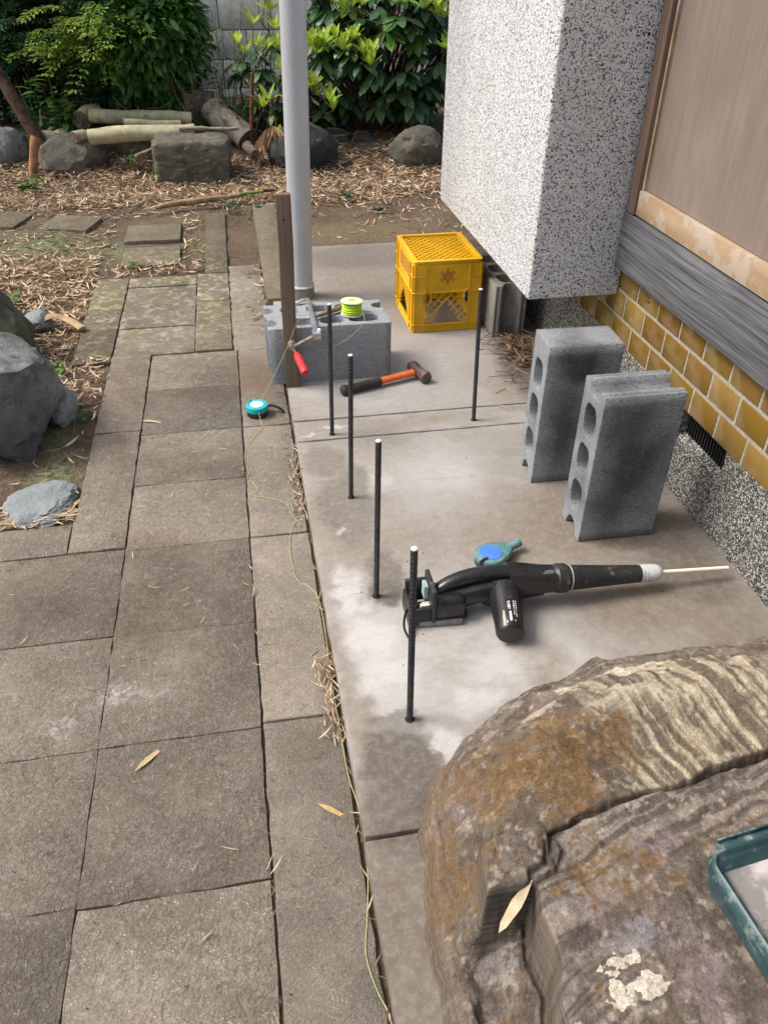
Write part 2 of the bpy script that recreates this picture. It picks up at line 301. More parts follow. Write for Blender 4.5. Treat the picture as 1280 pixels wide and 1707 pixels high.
# ------------------------------------------------------------------ mesh helpers
def link(o, parent=None):
    C.objects.link(o)
    if parent is not None: o.parent = parent
    return o
def tag(o, label=None, cat=None, group=None, kind=None):
    if label: o['label'] = label
    if cat: o['category'] = cat
    if group: o['group'] = group
    if kind: o['kind'] = kind
    return o
def thing(name, label, cat, loc=(0, 0, 0), rot=(0, 0, 0), group=None):
    o = bpy.data.objects.new(name, None); C.objects.link(o); o.location = loc; o.rotation_euler = rot
    o.empty_display_size = 0.05
    return tag(o, label, cat, group)
class MB:
    def __init__(s): s.v = []; s.f = []
    def add(s, vs, fs, M=None):
        b = len(s.v)
        s.v += [tuple(M @ Vector(v)) if M is not None else tuple(v) for v in vs]
        s.f += [tuple(i + b for i in f) for f in fs]; return s
    def box(s, c, d, M=None):
        x, y, z = (q / 2 for q in d); cx, cy, cz = c
        vs = [(cx + a * x, cy + b * y, cz + e * z) for a in (-1, 1) for b in (-1, 1) for e in (-1, 1)]
        return s.add(vs, [(0, 1, 3, 2), (4, 6, 7, 5), (0, 4, 5, 1), (2, 3, 7, 6), (0, 2, 6, 4), (1, 5, 7, 3)], M)
    def bb(s, a, b, M=None):
        return s.box([(p + q) / 2 for p, q in zip(a, b)], [abs(q - p) for p, q in zip(a, b)], M)
    def bar(s, a, b, w, h, upv=(0, 0, 1)):
        a, b = Vector(a), Vector(b); d = (b - a); L = d.length; d.normalize()
        u = Vector(upv); sx = d.cross(u).normalized(); u = sx.cross(d)
        M = Matrix((d, sx, u)).transposed().to_4x4(); M.translation = (a + b) / 2
        return s.box((0, 0, 0), (L, w, h), M)
    def tube(s, pts, r, n=8, caps=True, sq=None):
        pts = [Vector(p) for p in pts]; m = len(pts); rr = r if isinstance(r, (list, tuple)) else [r] * m
        t0 = (pts[1] - pts[0]).normalized(); ref = Vector((0, 0, 1)) if abs(t0.z) < 0.9 else Vector((1, 0, 0))
        nx = t0.cross(ref).normalized(); b0 = len(s.v)
        for i, p in enumerate(pts):
            t = (pts[min(i + 1, m - 1)] - pts[max(i - 1, 0)]).normalized()
            nx = (nx - t * nx.dot(t)).normalized(); ny = t.cross(nx)
            for k in range(n):
                a = 2 * math.pi * k / n; ca, sa = math.cos(a), math.sin(a)
                if sq: 
                    q = (abs(ca) ** sq[2] + abs(sa) ** sq[2]) ** (-1 / sq[2]); ca, sa = ca * q * sq[0], sa * q * sq[1]
                s.v.append(tuple(p + nx * (ca * rr[i]) + ny * (sa * rr[i])))
        for i in range(m - 1):
            for k in range(n):
                s.f.append((b0 + i * n + k, b0 + i * n + (k + 1) % n, b0 + (i + 1) * n + (k + 1) % n, b0 + (i + 1) * n + k))
        if caps:
            s.f.append(tuple(b0 + k for k in reversed(range(n)))); s.f.append(tuple(b0 + (m - 1) * n + k for k in range(n)))
        return s
    def lathe(s, prof, n=24, M=None):
        vs, fs = [], []
        for r, z in prof:
            for k in range(n):
                a = 2 * math.pi * k / n; vs.append((r * math.cos(a), r * math.sin(a), z))
        for i in range(len(prof) - 1):
            for k in range(n):
                fs.append((i * n + k, i * n + (k + 1) % n, (i + 1) * n + (k + 1) % n, (i + 1) * n + k))
        fs.append(tuple(reversed(range(n)))); fs.append(tuple((len(prof) - 1) * n + k for k in range(n)))
        return s.add(vs, fs, M)
    def prism(s, poly, z0, z1, M=None):
        n = len(poly); vs = [(x, y, z0) for x, y in poly] + [(x, y, z1) for x, y in poly]
        fs = [tuple(reversed(range(n))), tuple(range(n, 2 * n))] + [(i, (i + 1) % n, n + (i + 1) % n, n + i) for i in range(n)]
        return s.add(vs, fs, M)
    def build(s, name, mat, parent=None, smooth=False, bevel=0, seg=2, angle=35):
        me = bpy.data.meshes.new(name); me.from_pydata(s.v, [], s.f)
        if bevel:
            bm = bmesh.new(); bm.from_mesh(me)
            es = [e for e in bm.edges if len(e.link_faces) == 2 and e.calc_face_angle(0) > R(30)]
            bmesh.ops.bevel(bm, geom=es, offset=bevel, segments=seg, profile=0.5, affect='EDGES', clamp_overlap=True)
            bm.to_mesh(me); bm.free()
        me.materials.append(mat)
        if smooth:
            me.polygons.foreach_set('use_smooth', [True] * len(me.polygons)); me.set_sharp_from_angle(angle=R(angle))
        me.update(); o = bpy.data.objects.new(name, me); return link(o, parent)
def npmesh(name, V, F, mat, parent=None, smooth=True, attrs=None):
    me = bpy.data.meshes.new(name); V = np.asarray(V, np.float32); F = np.asarray(F, np.int32); k = F.shape[1]
    me.vertices.add(len(V)); me.vertices.foreach_set('co', V.ravel())
    me.loops.add(F.size); me.loops.foreach_set('vertex_index', F.ravel())
    me.polygons.add(len(F)); me.polygons.foreach_set('loop_start', np.arange(0, F.size, k, dtype=np.int32))
    me.polygons.foreach_set('use_smooth', np.full(len(F), smooth))
    if attrs:
        for an, av in attrs.items():
            a = me.attributes.new(an, 'FLOAT_COLOR', 'POINT'); c = np.ones((len(V), 4), np.float32)
            c[:, :3] = av if av.ndim == 2 else av[:, None]; a.data.foreach_set('color', c.ravel())
    me.update(calc_edges=True); me.materials.append(mat)
    return link(bpy.data.objects.new(name, me), parent)
def gridfaces(nx, ny):
    i = np.arange(nx - 1)[None, :]; j = np.arange(ny - 1)[:, None]; a = j * nx + i
    return np.stack([a, a + 1, a + nx + 1, a + nx], -1).reshape(-1, 4)
def copy_tree(o, parent=None):
    c = o.copy(); C.objects.link(c)
    if parent is not None: c.parent = parent
    for ch in list(o.children): copy_tree(ch, c)
    return c
def shape2d(loops, depth, bevel=0.0015):
    """closed 2D outlines (first outer, then holes) extruded along z, centred"""
    cu = bpy.data.curves.new('tmp', 'CURVE'); cu.dimensions = '2D'; cu.fill_mode = 'BOTH'
    for lp in loops:
        sp = cu.splines.new('POLY'); sp.points.add(len(lp) - 1)
        for p, (x, y) in zip(sp.points, lp): p.co = (x, y, 0, 1)
        sp.use_cyclic_u = True
    cu.extrude = depth / 2 - bevel; cu.bevel_depth = bevel; cu.bevel_resolution = 1; cu.offset = -bevel
    o = bpy.data.objects.new('tmp', cu); C.objects.link(o); dg = bpy.context.evaluated_depsgraph_get(); dg.update()
    me = bpy.data.meshes.new_from_object(o.evaluated_get(dg)); bpy.data.objects.remove(o); bpy.data.curves.remove(cu)
    return me
def mesh_obj(name, me, mat, parent=None, smooth=False):
    me.materials.clear(); me.materials.append(mat)
    if smooth:
        me.polygons.foreach_set('use_smooth', [True] * len(me.polygons)); me.set_sharp_from_angle(angle=R(35))
    return link(bpy.data.objects.new(name, me), parent)

# ------------------------------------------------------------------ ground, paving, slab
def wbuild(mb, name, mat, parent, **kw):
    o = mb.build(name, mat, parent, **kw)
    if parent is not None: o.location = -parent.location
    return o
def ground_z(x, y):
    x = np.asarray(x, float); y = np.asarray(y, float)
    base = -0.0465 - 0.002 * sstep(0.07, 0.088, x)
    g = -0.050 + (fbm(x * 3.1, y * 3.1, 3) - 0.5) * 0.02 + (fbm(x * 17, y * 17, 5) - 0.5) * 0.014 + sstep(5.0, 6.3, y) * 0.17
    m = np.maximum(np.maximum(sstep(-0.60, -0.66, x) * sstep(1.68, 1.76, y), sstep(-0.47, -0.52, x) * sstep(1.70, 1.75, y) * sstep(2.75, 2.68, y)), sstep(3.50, 3.60, y) * sstep(0.09, 0.05, x))
    m = np.maximum(m, sstep(3.70, 3.76, y))
    z = base * (1 - m) + g * m
    front = sstep(3.68, 3.74, y) * sstep(4.6, 4.2, y) * sstep(0.15, 0.2, x)
    return z * (1 - front) + (-0.006 - 0.03 * sstep(3.8, 4.6, y) + (fbm(x * 9, y * 9, 8) - 0.5) * 0.008) * front
xs = np.concatenate([np.linspace(-40, -3.2, 14), np.arange(-3, 2.6, 0.02), np.linspace(2.8, 40, 14)])
ys = np.concatenate([np.linspace(-40, 0.0, 14), np.arange(0.2, 8.0, 0.02), np.linspace(8.2, 60, 14)])
GX, GY = np.meshgrid(xs, ys); GZ = ground_z(GX, GY)
g_o = npmesh('ground', np.stack([GX, GY, GZ], -1).reshape(-1, 3), gridfaces(len(xs), len(ys)), MT['soil'])
tag(g_o, kind='structure')

def wob_rect(x0, x1, y0, y1, j=0.0012, step=0.03, seed=0):
    r = random.Random(seed + int(x0 * 1000) * 31 + int(y0 * 1000)); P = []
    def side(a, b):
        n = max(2, int(math.hypot(b[0] - a[0], b[1] - a[1]) / step)); ca = 0.35
        for i in range(n):
            t = i / n; P.append((a[0] + (b[0] - a[0]) * t + r.uniform(-j, j), a[1] + (b[1] - a[1]) * t + r.uniform(-j, j)))
    c = [(x0, y0), (x1, y0), (x1, y1), (x0, y1)]
    for i in range(4): side(c[i], c[(i + 1) % 4])
    return P
def slab_piece(name, x0, x1, y0, y1, ztop, mat, parent, th=0.06, gap=0.0006, bev=0.0016, j=0.0018, label=None):
    cx, cy = (x0 + x1) / 2, (y0 + y1) / 2
    poly = wob_rect(x0 + gap - cx, x1 - gap - cx, y0 + gap - cy, y1 - gap - cy, j, 0.03, int(cx * 997 + cy * 131))
    o = MB().prism(poly, -th, 0).build(name, mat, parent, bevel=bev, seg=2, smooth=True, angle=50)
    o.location = (cx, cy, ztop + rng.uniform(-0.0015, 0.0015)); o.rotation_euler = (rng.uniform(-.002, .002), rng.uniform(-.002, .002), rng.uniform(-.002, .002))
    if label: o['label'] = label
    return o
path = thing('path', None, None); tag(path, kind='structure')
ZP = -0.04
yj = [-0.5, -0.20, 0.09, 0.386, 0.686, 0.990, 1.280, 1.586, 1.866, 2.143, 2.430, 2.705]
for a, b in zip(yj[:-1], yj[1:]): slab_piece('paving_slab', -0.355, -0.053, a, b, ZP, MT['paver'], path)
for a, b in zip([-0.5, -0.21, 0.09, 0.39, 0.69, 0.99, 1.288], [-0.21, 0.09, 0.39, 0.69, 0.99, 1.288, 1.59]):
    for x in (-0.355, -0.657, -0.959, -1.261): slab_piece('paving_slab', x - 0.302, x, a, b, ZP, MT['paver'], path)
for x0, x1, a, b in [(-0.494, -0.357, 1.592, 2.166), (-0.494, -0.357, 2.168, 2.715)]: slab_piece('kerb_slab', x0, x1, a, b, ZP + 0.003, MT['paver'], path)
for x0, x1, a, b in [(-1.09, -0.496, 1.594, 1.716), (-1.69, -1.092, 1.594, 1.716)]: slab_piece('kerb_slab', x0, x1, a, b, ZP, MT['paver'], path)
for x0, x1, a, b in [(-0.628, -0.496, 2.665, 2.965), (-0.632, -0.496, 2.968, 3.52), (-0.494, -0.205, 3.405, 3.52), (-0.203, -0.068, 3.192, 3.52), (-0.203, -0.068, 2.712, 3.19)]:
    slab_piece('kerb_slab', x0, x1, a, b, ZP + 0.004, MT['step'], path)
for a, b in [(2.718, 2.962), (2.966, 3.2), (3.204, 3.402)]: slab_piece('paving_slab', -0.494, -0.206, a, b, ZP, MT['paver'], path)
for a, b in [(-0.77, -0.19), (-0.185, 0.41), (0.413, 0.996), (1.0, 1.583), (1.587, 2.137), (2.141, 2.70)]:
    slab_piece('edging_slab', -0.050, 0.0955, a, b, ZP + 0.002, MT['strip'], path, bev=0.003)
slab_piece('edging_slab', -0.066, 0.080, 2.705, 3.62, ZP - 0.001, MT['strip'], path, bev=0.003, j=0.006)
slab_piece('kerb_slab', -0.170, -0.070, 3.535, 4.46, ZP + 0.004, MT['step'], path)
slab_piece('kerb_slab', 0.080, 0.192, 3.055, 4.42, 0.012, MT['step'], path, th=0.1)
def step_stone(cx, cy, lx, ly, rz, skew=0.0):
    P = [(x + skew * y, y) for x, y in wob_rect(-lx / 2, lx / 2, -ly / 2, ly / 2, 0.002)]
    o = MB().prism(P, -0.05, 0).build('stepping_stone', MT['step'], path, bevel=0.003, smooth=True, angle=50)
    o.location = (cx, cy, -0.033); o.rotation_euler = (0, 0, rz)
step_stone(-0.428, 4.165, 0.268, 0.262, 0); step_stone(-0.418, 3.80, 0.262, 0.262, 0.02)
step_stone(-0.858, 4.405, 0.255, 0.235, -0.30, -0.05); step_stone(-1.235, 4.53, 0.27, 0.27, -0.25); step_stone(-1.62, 4.75, 0.27, 0.27, 0.1)

slab = thing('concrete_slab', None, None); tag(slab, kind='structure')
def cslab(y0, y1, x0=0.102, x1=1.060, j=0.0012, z=0.0):
    slab_piece('slab_section', x0, x1, y0, y1, z, MT['slab'], slab, th=0.13, gap=0.001, bev=0.0025, j=j)
cslab(-0.6, 0.704); cslab(0.708, 1.959, j=0.0018); cslab(1.963, 2.077, j=0.0014); cslab(2.079, 3.72)

# ------------------------------------------------------------------ house
house = thing('house', 'house wall of mustard tiles, grey beam and pebbledash box on the right', 'house', (1.058, 1.5, 0))
m = MB(); VY0, VY1 = 1.378, 1.585
m.bb((1.058, -0.6, -0.15), (1.30, VY0, 0.226)); m.bb((1.058, VY1, -0.15), (1.30, 3.10, 0.226))
m.bb((1.0585, VY0, -0.15), (1.30, VY1, 0.146))
m.add([(1.0585, VY0, 0.146), (1.0585, VY1, 0.146), (1.086, VY1, 0.162), (1.086, VY0, 0.162), (1.086, VY0, 0.14), (1.086, VY1, 0.14)], [(0, 1, 2, 3), (0, 3, 4), (1, 5, 2)])
fnd = wbuild(m, 'foundation', MT['dash2'], house)
m = MB(); m.bb((1.0865, VY0, 0.15), (1.094, VY1, 0.226))
gr = wbuild(m, 'vent_grille', MT['black_vent'], fnd); gr.location = (0, 0, 0)
for i in range(17):
    y = VY0 + 0.006 + i * (VY1 - VY0 - 0.012) / 16
    b = MB().bb((1.076, y - 0.0022, 0.160), (1.0860, y + 0.0022, 0.226)).build('slat', MT['black_vent'], fnd)
m = MB(); m.bb((1.0583, -0.6, 0.2265), (1.30, 3.10, 0.62)); tw = wbuild(m, 'tiled_wall', MT['grout'], house)
tm = MB().bb((-0.005, -0.0565, -0.0315), (0.005, 0.0565, 0.0315)); t0 = tm.build('tile', MT['tile'], tw, bevel=0.0018, seg=2, smooth=True, angle=60)
first = True
for row, zb in enumerate((0.228, 0.300, 0.372)):
    off = 1.385 if row == 1 else 1.322
    k0 = -15 if row < 2 else -15
    for k in range(-14, 18):
        yc = off + 0.1215 * k + 0.0608
        if yc > 3.04 or yc < -0.5: continue
        if row == 2 and yc > 3.4: continue
        o = t0 if first else t0.copy()
        if not first: C.objects.link(o)
        first = False
        o.location = (1.0612 + rng.uniform(-0.0006, 0.0006), yc, zb + 0.0315)
        o.rotation_euler = (0, rng.uniform(-0.006, 0.006), rng.uniform(-0.008, 0.008))
# brown fired marks on one tile
mk = MB()
mr_ = random.Random(3)
for cy in (1.862, 1.880):
    for q in range(4):
        z = 0.424 - q * 0.010
        for s in range(3):
            a = (1.0556, cy + mr_.uniform(-0.005, 0.005), z + mr_.uniform(-0.003, 0.003)); 
            mk.bb(a, (1.0562, a[1] + mr_.choice((0.0016, 0.006)), a[2] + mr_.choice((0.0016, 0.004))))
wbuild(mk, 'tile_mark', simple('brown_mark', (0.09, 0.035, 0.015), 0.5), tw).location = (0, 0, 0)
m = MB(); m.bb((1.027, -0.6, 0.438), (1.063, 2.043, 0.586)); m.bb((1.0635, -0.6, 0.6205), (1.11, 2.043, 0.70)) if False else None
beam = wbuild(m, 'sill_beam', MT['board'], house, bevel=0.003, smooth=True)
m = MB(); m.bb((1.036, -0.6, 0.591), (1.075, 1.992, 0.652)); wbuild(m, 'panel_rail', MT['rail'], house, bevel=0.002, smooth=True)
m = MB(); m.bb((1.030, 1.993, 0.589), (1.075, 2.038, 2.35)); wbuild(m, 'jamb', MT['frame'], house, bevel=0.003, smooth=True)
m = MB(); m.bb((1.042, 1.984, 0.653), (1.07, 1.9925, 2.3)); wbuild(m, 'panel_stop', MT['rail'], house)
m = MB(); m.bb((1.050, -0.6, 0.654), (1.068, 1.9835, 2.3)); wbuild(m, 'plywood_panel', MT['panel'], house)
m = MB(); m.bb((1.0765, -0.6, 0.6205), (4.5, 3.10, 2.7)); m.bb((1.302, -0.6, -0.15), (4.5, 3.10, 0.62)); wbuild(m, 'wall', MT['dash'], house)
m = MB(); m.bb((1.0, -0.6, 2.31), (1.076, 2.04, 2.7)); wbuild(m, 'lintel', MT['board'], house)
m = MB(); m.bb((0.785, 2.046, 0.350), (1.0565, 3.12, 2.5)); wbuild(m, 'projecting_box', MT['dash'], house, bevel=0.007, seg=4, smooth=True)

# ------------------------------------------------------------------ garden wall of blocks
gw = thing('garden_wall', 'pale concrete block wall glimpsed behind the garden shrubs', 'wall', (0, 7.2, 0))
wallm = simple('pale_wall_block', (0.86, 0.82, 0.73), 0.95, 0.15, var=0.2, vs=14, bump=0.002, bs=120, dirt=((0.52, 0.49, 0.40), 3, 0.5, 0.8))
m = MB(); m.bb((-4.2, 7.215, -0.1), (4.2, 7.31, 1.62)); wbuild(m, 'mortar', MT['grout'], gw)
b0 = MB().bb((-0.196, -0.06, -0.0965), (0.196, 0.06, 0.0965)).build('block', wallm, gw, bevel=0.003, smooth=True); first = True
for r_ in range(8):
    for k in range(21):
        o = b0 if first else b0.copy()
        if not first: C.objects.link(o)
        first = False
        o.location = (-4.0 + k * 0.4 + (0.2 if r_ % 2 else 0), 0.063 + rng.uniform(-.001, .001), 0.08 + r_ * 0.2)
# ------------------------------------------------------------------ concrete blocks
def sup(cx, cy, a, b, n=3.6, N=28, jit=0.0, r=None):
    P = []
    for i in range(N):
        t = -2 * math.pi * i / N; c, s = math.cos(t), math.sin(t)
        q = (abs(c) ** n + abs(s) ** n) ** (-1 / n); P.append((cx + a * c * q + (r.uniform(-jit, jit) if r else 0), cy + b * s * q + (r.uniform(-jit, jit) if r else 0)))
    return P
def block_mesh(t, cores, notch0=True, groove1='flat', seed=1):
    L = 0.39; r = random.Random(seed); y = t / 2; o = []
    def ln(a, b, n=12):
        for i in range(n):
            k = i / n; o.append((a[0] + (b[0] - a[0]) * k, a[1] + (b[1] - a[1]) * k))
    ln((0, -y), (L, -y), 16)
    if groove1 == 'flat': ln((L, -y), (L, y), 5)
    elif groove1 == 'channel':
        w = t * 0.25
        o += [(L, -y), (L, -y + 0.006), (L - 0.003, -y + 0.008), (L - 0.003, -y + 0.012), (L + 0.001, -y + 0.014), (L + 0.001, -w - 0.004), (L - 0.012, -w), (L - 0.024, -w + 0.008), (L - 0.027, 0), (L - 0.024, w - 0.008), (L - 0.012, w), (L + 0.001, w + 0.004), (L + 0.001, y - 0.014), (L - 0.003, y - 0.012), (L - 0.003, y - 0.008), (L, y - 0.006)]
    else:
        w = t * 0.27
        o += [(L, -y)] + [(L - 0.034 * (1 - abs(s) ** 3.0), s * w) for s in (-1, -.9, -.7, -.4, 0, .4, .7, .9, 1)]
    ln((L, y), (0, y), 16)
    if notch0:
        w = t * 0.27
        o += [(0, y)] + [(0.036 * (1 - abs(s) ** 3.0), -s * w) for s in (-1, -.93, -.8, -.5, 0, .5, .8, .93, 1)]
    else: o += [(0, y)]
    loops = [o] + [sup(c, 0, wd / 2, t * 0.27, 3.4, 28, 0.0008, r) for c, wd in cores]
    return shape2d(loops, 0.19, 0.0016)
def standing(name, label, loc, rz, me, mat):
    t = thing(name, label, 'concrete block', loc, (0, 0, rz), 'standing concrete blocks')
    o = mesh_obj('block_body', me, mat, t); o.rotation_euler = (0, -math.pi / 2, 0); o.location = (0.095, 0, 0)
    return t
cs = [(0.101, 0.082), (0.206, 0.082), (0.311, 0.074)]
T = 0.112
a_ = block_mesh(T, [(0.098, 0.080), (0.200, 0.080), (0.302, 0.082)], True, 'channel', 1)
b_ = block_mesh(T, [(0.096, 0.078), (0.196, 0.078), (0.293, 0.082)], True, 'flat', 2)
def unempty(t):         # the block is one body: make it the top-level object itself
    o = t.children[0]; bpy.context.view_layer.update(); mw = o.matrix_world.copy(); o.parent = None
    M_ = mw; loc = Vector((0, 0, 0)); nm = t.name
    lab, cat, grp = t.get('label'), t.get('category'), t.get('group')
    o.matrix_world = mw; bpy.data.objects.remove(t); o.name = nm; tag(o, lab, cat, grp); return o
unempty(standing('concrete_block', 'nearer standing concrete block with a channel along its top, damp dark front', (0.733, 1.383 + T / 2, 0.0005), R(-0.6), a_, MT['block_wet_a']))
unempty(standing('concrete_block', 'farther standing concrete block with a flat top, behind its grooved twin', (0.704, 1.646 + T / 2, 0.0005), R(-2.2), b_, MT['block_wet_b']))
def lying(label, x, y, rz, me, mat, z=0.0005, grp='concrete blocks lying side by side'):
    o = mesh_obj('concrete_block', me, mat); o.location = (x, y, z + 0.095); o.rotation_euler = (0, 0, rz)
    return tag(o, label, 'concrete block', grp)
f_ = block_mesh(0.099, [(0.105, 0.080), (0.206, 0.080), (0.309, 0.096)], True, 'flat', 3)
g_ = block_mesh(0.099, [(0.085, 0.060), (0.178, 0.076), (0.276, 0.084)], True, 'notch', 4)
lying('front hollow concrete block clamped to the wooden stake', 0.056, 2.331 + 0.0495, R(-0.4), f_, MT['block'])
lying('rear hollow concrete block, back one of the pair by the grey pole', 0.050, 2.331 + 0.151, R(-0.7), g_, MT['block'])
h_ = block_mesh(0.118, cs, False, 'channel', 5)
o = lying('weathered grey concrete block propped in shade behind the yellow crate', 0.926, 2.965, R(-90), h_, MT['block_old'], grp=None)

# ------------------------------------------------------------------ rebar stubs set in the slab
steel = simple('black_rebar_steel', (0.05, 0.053, 0.06), 0.42, 0.5, metal=0.3, var=0.3, vs=40, dirt=((0.09, 0.07, 0.055), 30, 0.6, 0.8))
cutm = simple('white_painted_cut_end', (0.62, 0.63, 0.65), 0.5, 0.4, var=0.1)
def rebar(x, y, H, tx, ty, label, hole=True):
    t = thing('rebar', label, 'steel bar', (x, y, 0), (0, 0, 0), 'steel bars standing in the slab')
    m = MB(); r = 0.0050; n = 12; p = 0.0092; nz = int(H / (p / 4)); pts = [(tx * i / nz * 1.0, ty * i / nz, -0.01 + (H + 0.01) * i / nz) for i in range(nz + 1)]
    rr = [r + (0.0014 if i % 4 == 0 else 0.0008 if i % 4 in (1,) else -0.0003) for i in range(nz + 1)]
    m.tube(pts, rr, n); m.build('bar', steel, t, smooth=True, angle=60)
    for s in (-1, 1):
        MB().bar((s * 0.0050, 0, 0), (tx + s * 0.0050, ty, H), 0.0016, 0.003, (0, 1, 0)).build('rib', steel, t)
    MB().lathe([(0.0052, 0.0116), (0.0088, 0.0113), (0.0092, 0.0105)], 16, Matrix.Translation((0, 0, -0.0102))).build('drill_hole', MT['black_vent'], t)
    c = MB().lathe([(0.0057, 0), (0.0057, 0.0022), (0.004, 0.003)], 14).build('cut_end', cutm, t); c.location = (tx, ty, H)
    return t
rebar(0.208, 1.987, 0.396, 0.005, 0.0, 'steel bar nearest the sledge hammer, standing before the lying blocks')
rebar(0.217, 1.660, 0.401, 0.006, 0.0, 'steel bar with white cut tip standing just in front of the slab crack')
rebar(0.218, 1.274, 0.401, 0.004, 0.0, 'black steel bar rising from a pale dusty patch, next behind the nearest bar')
rebar(0.223, 0.929, 0.411, -0.004, 0.0, 'nearest and tallest looking steel bar, crossing in front of the blower battery')
rebar(0.641, 2.001, 0.407, -0.011, 0.0, 'lone steel bar standing in front of the yellow crate corner')

# ------------------------------------------------------------------ pole, stake, clamp, awl, spool, string
pm = simple('grey_pvc', (0.40, 0.425, 0.46), 0.38, 0.45, var=0.05, vs=8, dirt=((0.34, 0.34, 0.33), 5, 0.5, 0.85))
t = thing('drain_pipe', 'tall smooth grey pole standing behind the hollow blocks', 'pole', (0.222, 3.088, 0))
MB().tube([(0, 0, 0.0), (0.012, 0, 0.5), (0.024, 0, 1.0), (0.07, 0, 3.0)], 0.0448, 40).build('pipe', pm, t, smooth=True)
MB().lathe([(0.0455, 0), (0.0505, 0.0), (0.0505, 0.042), (0.0455, 0.046)], 36).build('socket', simple('dark_grey_pvc', (0.20, 0.205, 0.21), 0.6, 0.3, var=0.2), t, smooth=True)
MB().lathe([(0.0455, 0.046), (0.052, 0.046), (0.052, 0.052), (0.0455, 0.054)], 36).build('ring', simple('cream_seal', (0.55, 0.5, 0.42), 0.7), t, smooth=True)

t = thing('wooden_stake', 'upright brown wooden stake clamped against the hollow blocks', 'stake', (0.119, 2.312, 0.001), (0, 0, R(-1)))
m = MB(); lean = 0.010
vs = []
for z in (0, 0.15, 0.3, 0.45, 0.598):
    for sx, sy in ((-1, -1), (1, -1), (1, 1), (-1, 1)): vs.append((sx * (0.0205 + 0.0012 * z / 0.6) + lean * z / 0.6 + 0.0012 * math.sin(z * 17), sy * 0.0135, z))
fs = [(3, 2, 1, 0), (16, 17, 18, 19)]
for i in range(4):
    for k in range(4): fs.append((i * 4 + k, i * 4 + (k + 1) % 4, i * 4 + 4 + (k + 1) % 4, i * 4 + 4 + k))
m.add(vs, fs).build('shaft', MT['stake'], t, bevel=0.0018, smooth=True)
nm_ = MB().lathe([(0.0035, 0), (0.0035, 0.001), (0.001, 0.0016)], 8, Matrix.Translation((0.006, -0.0137, 0.53)) @ Matrix.Rotation(R(90), 4, 'X'))
nm_.lathe([(0.0022, 0), (0.0022, 0.001), (0.001, 0.0016)], 8, Matrix.Translation((-0.008, -0.0137, 0.30)) @ Matrix.Rotation(R(90), 4, 'X')).build('nail', simple('dark_nail', (0.03, 0.025, 0.02), 0.6), t)

zinc = simple('zinc_clamp_steel', (0.55, 0.55, 0.54), 0.32, 0.5, metal=0.85, var=0.15, vs=30, dirt=((0.28, 0.24, 0.20), 25, 0.55, 0.8))
dull = simple('dull_clamp_iron', (0.30, 0.26, 0.22), 0.5, 0.5, metal=0.6, var=0.3, vs=50)
red = simple('red_clamp_grip', (0.62, 0.028, 0.035), 0.42, 0.45, var=0.08)
t = thing('bar_clamp', 'silver bar clamp with a red grip holding the stake to the blocks', 'clamp', (0.200, 2.30, 0.195))
def rel(p, o=(0.200, 2.30, 0.195)): return tuple(a - b for a, b in zip(p, o))
m = MB(); m.bar(rel((0.200, 2.535, 0.204)), rel((0.200, 2.24, 0.199)), 0.016, 0.007)
m.bar(rel((0.190, 2.535, 0.2035)), rel((0.160, 2.515, 0.199)), 0.014, 0.0065); m.bar(rel((0.163, 2.515, 0.200)), rel((0.160, 2.512, 0.12)), 0.012, 0.008, (0, 1, 0))
m.build('bar', zinc, t, bevel=0.0015, smooth=True)
MB().bar(rel((0.200, 2.278, 0.199)), rel((0.200, 2.238, 0.197)), 0.026, 0.020).bar(rel((0.214, 2.262, 0.206)), rel((0.207, 2.252, 0.212)), 0.014, 0.01).build('slider', zinc, t, bevel=0.003, smooth=True)
MB().bar(rel((0.196, 2.256, 0.194)), rel((0.126, 2.256, 0.160)), 0.016, 0.010).build('arm', dull, t, bevel=0.002, smooth=True)
ym = Matrix.Translation(rel((0.124, 2.262, 0.160))) @ Matrix.Rotation(R(90), 4, 'X')
MB().lathe([(0.008, -0.022), (0.013, -0.021), (0.014, 0.000), (0.010, 0.002), (0.010, 0.010), (0.006, 0.012)], 18, ym).build('pressure_pad', dull, t, smooth=True)
MB().tube([rel((0.124, 2.27, 0.160)), rel((0.133, 2.215, 0.153))], 0.0052, 10).build('screw', simple('dark_screw', (0.10, 0.09, 0.08), 0.5, 0.5, metal=0.5), t, smooth=True)
a, b = Vector(rel((0.132, 2.224, 0.154))), Vector(rel((0.149, 2.115, 0.140)))
pts = [a.lerp(b, i / 8) for i in range(9)]
MB().tube(pts, [0.006, 0.0105, 0.0120, 0.0122, 0.0118, 0.0120, 0.0126, 0.0128, 0.0095], 12).build('grip', red, t, smooth=True, angle=50)

t = thing('awl', 'brown handled awl lying across the hollow blocks toward the string spool', 'awl', (0.26, 2.415, 0.2))
MB().tube([(-0.048, -0.029, 0.002), (-0.03, -0.019, 0.002), (0.0, 0.0, 0.003), (0.03, 0.019, 0.004), (0.046, 0.028, 0.005)], [0.0045, 0.0065, 0.0075, 0.0085, 0.0075], 12).build('handle', simple('brown_handle', (0.26, 0.17, 0.10), 0.6, 0.35, var=0.3, vs=40), t, smooth=True)
MB().tube([(-0.045, -0.027, 0.002), (-0.105, -0.068, 0.002)], [0.0022, 0.0008], 8).build('spike', simple('dark_spike', (0.12, 0.10, 0.09), 0.4, 0.5, metal=0.7), t, smooth=True)

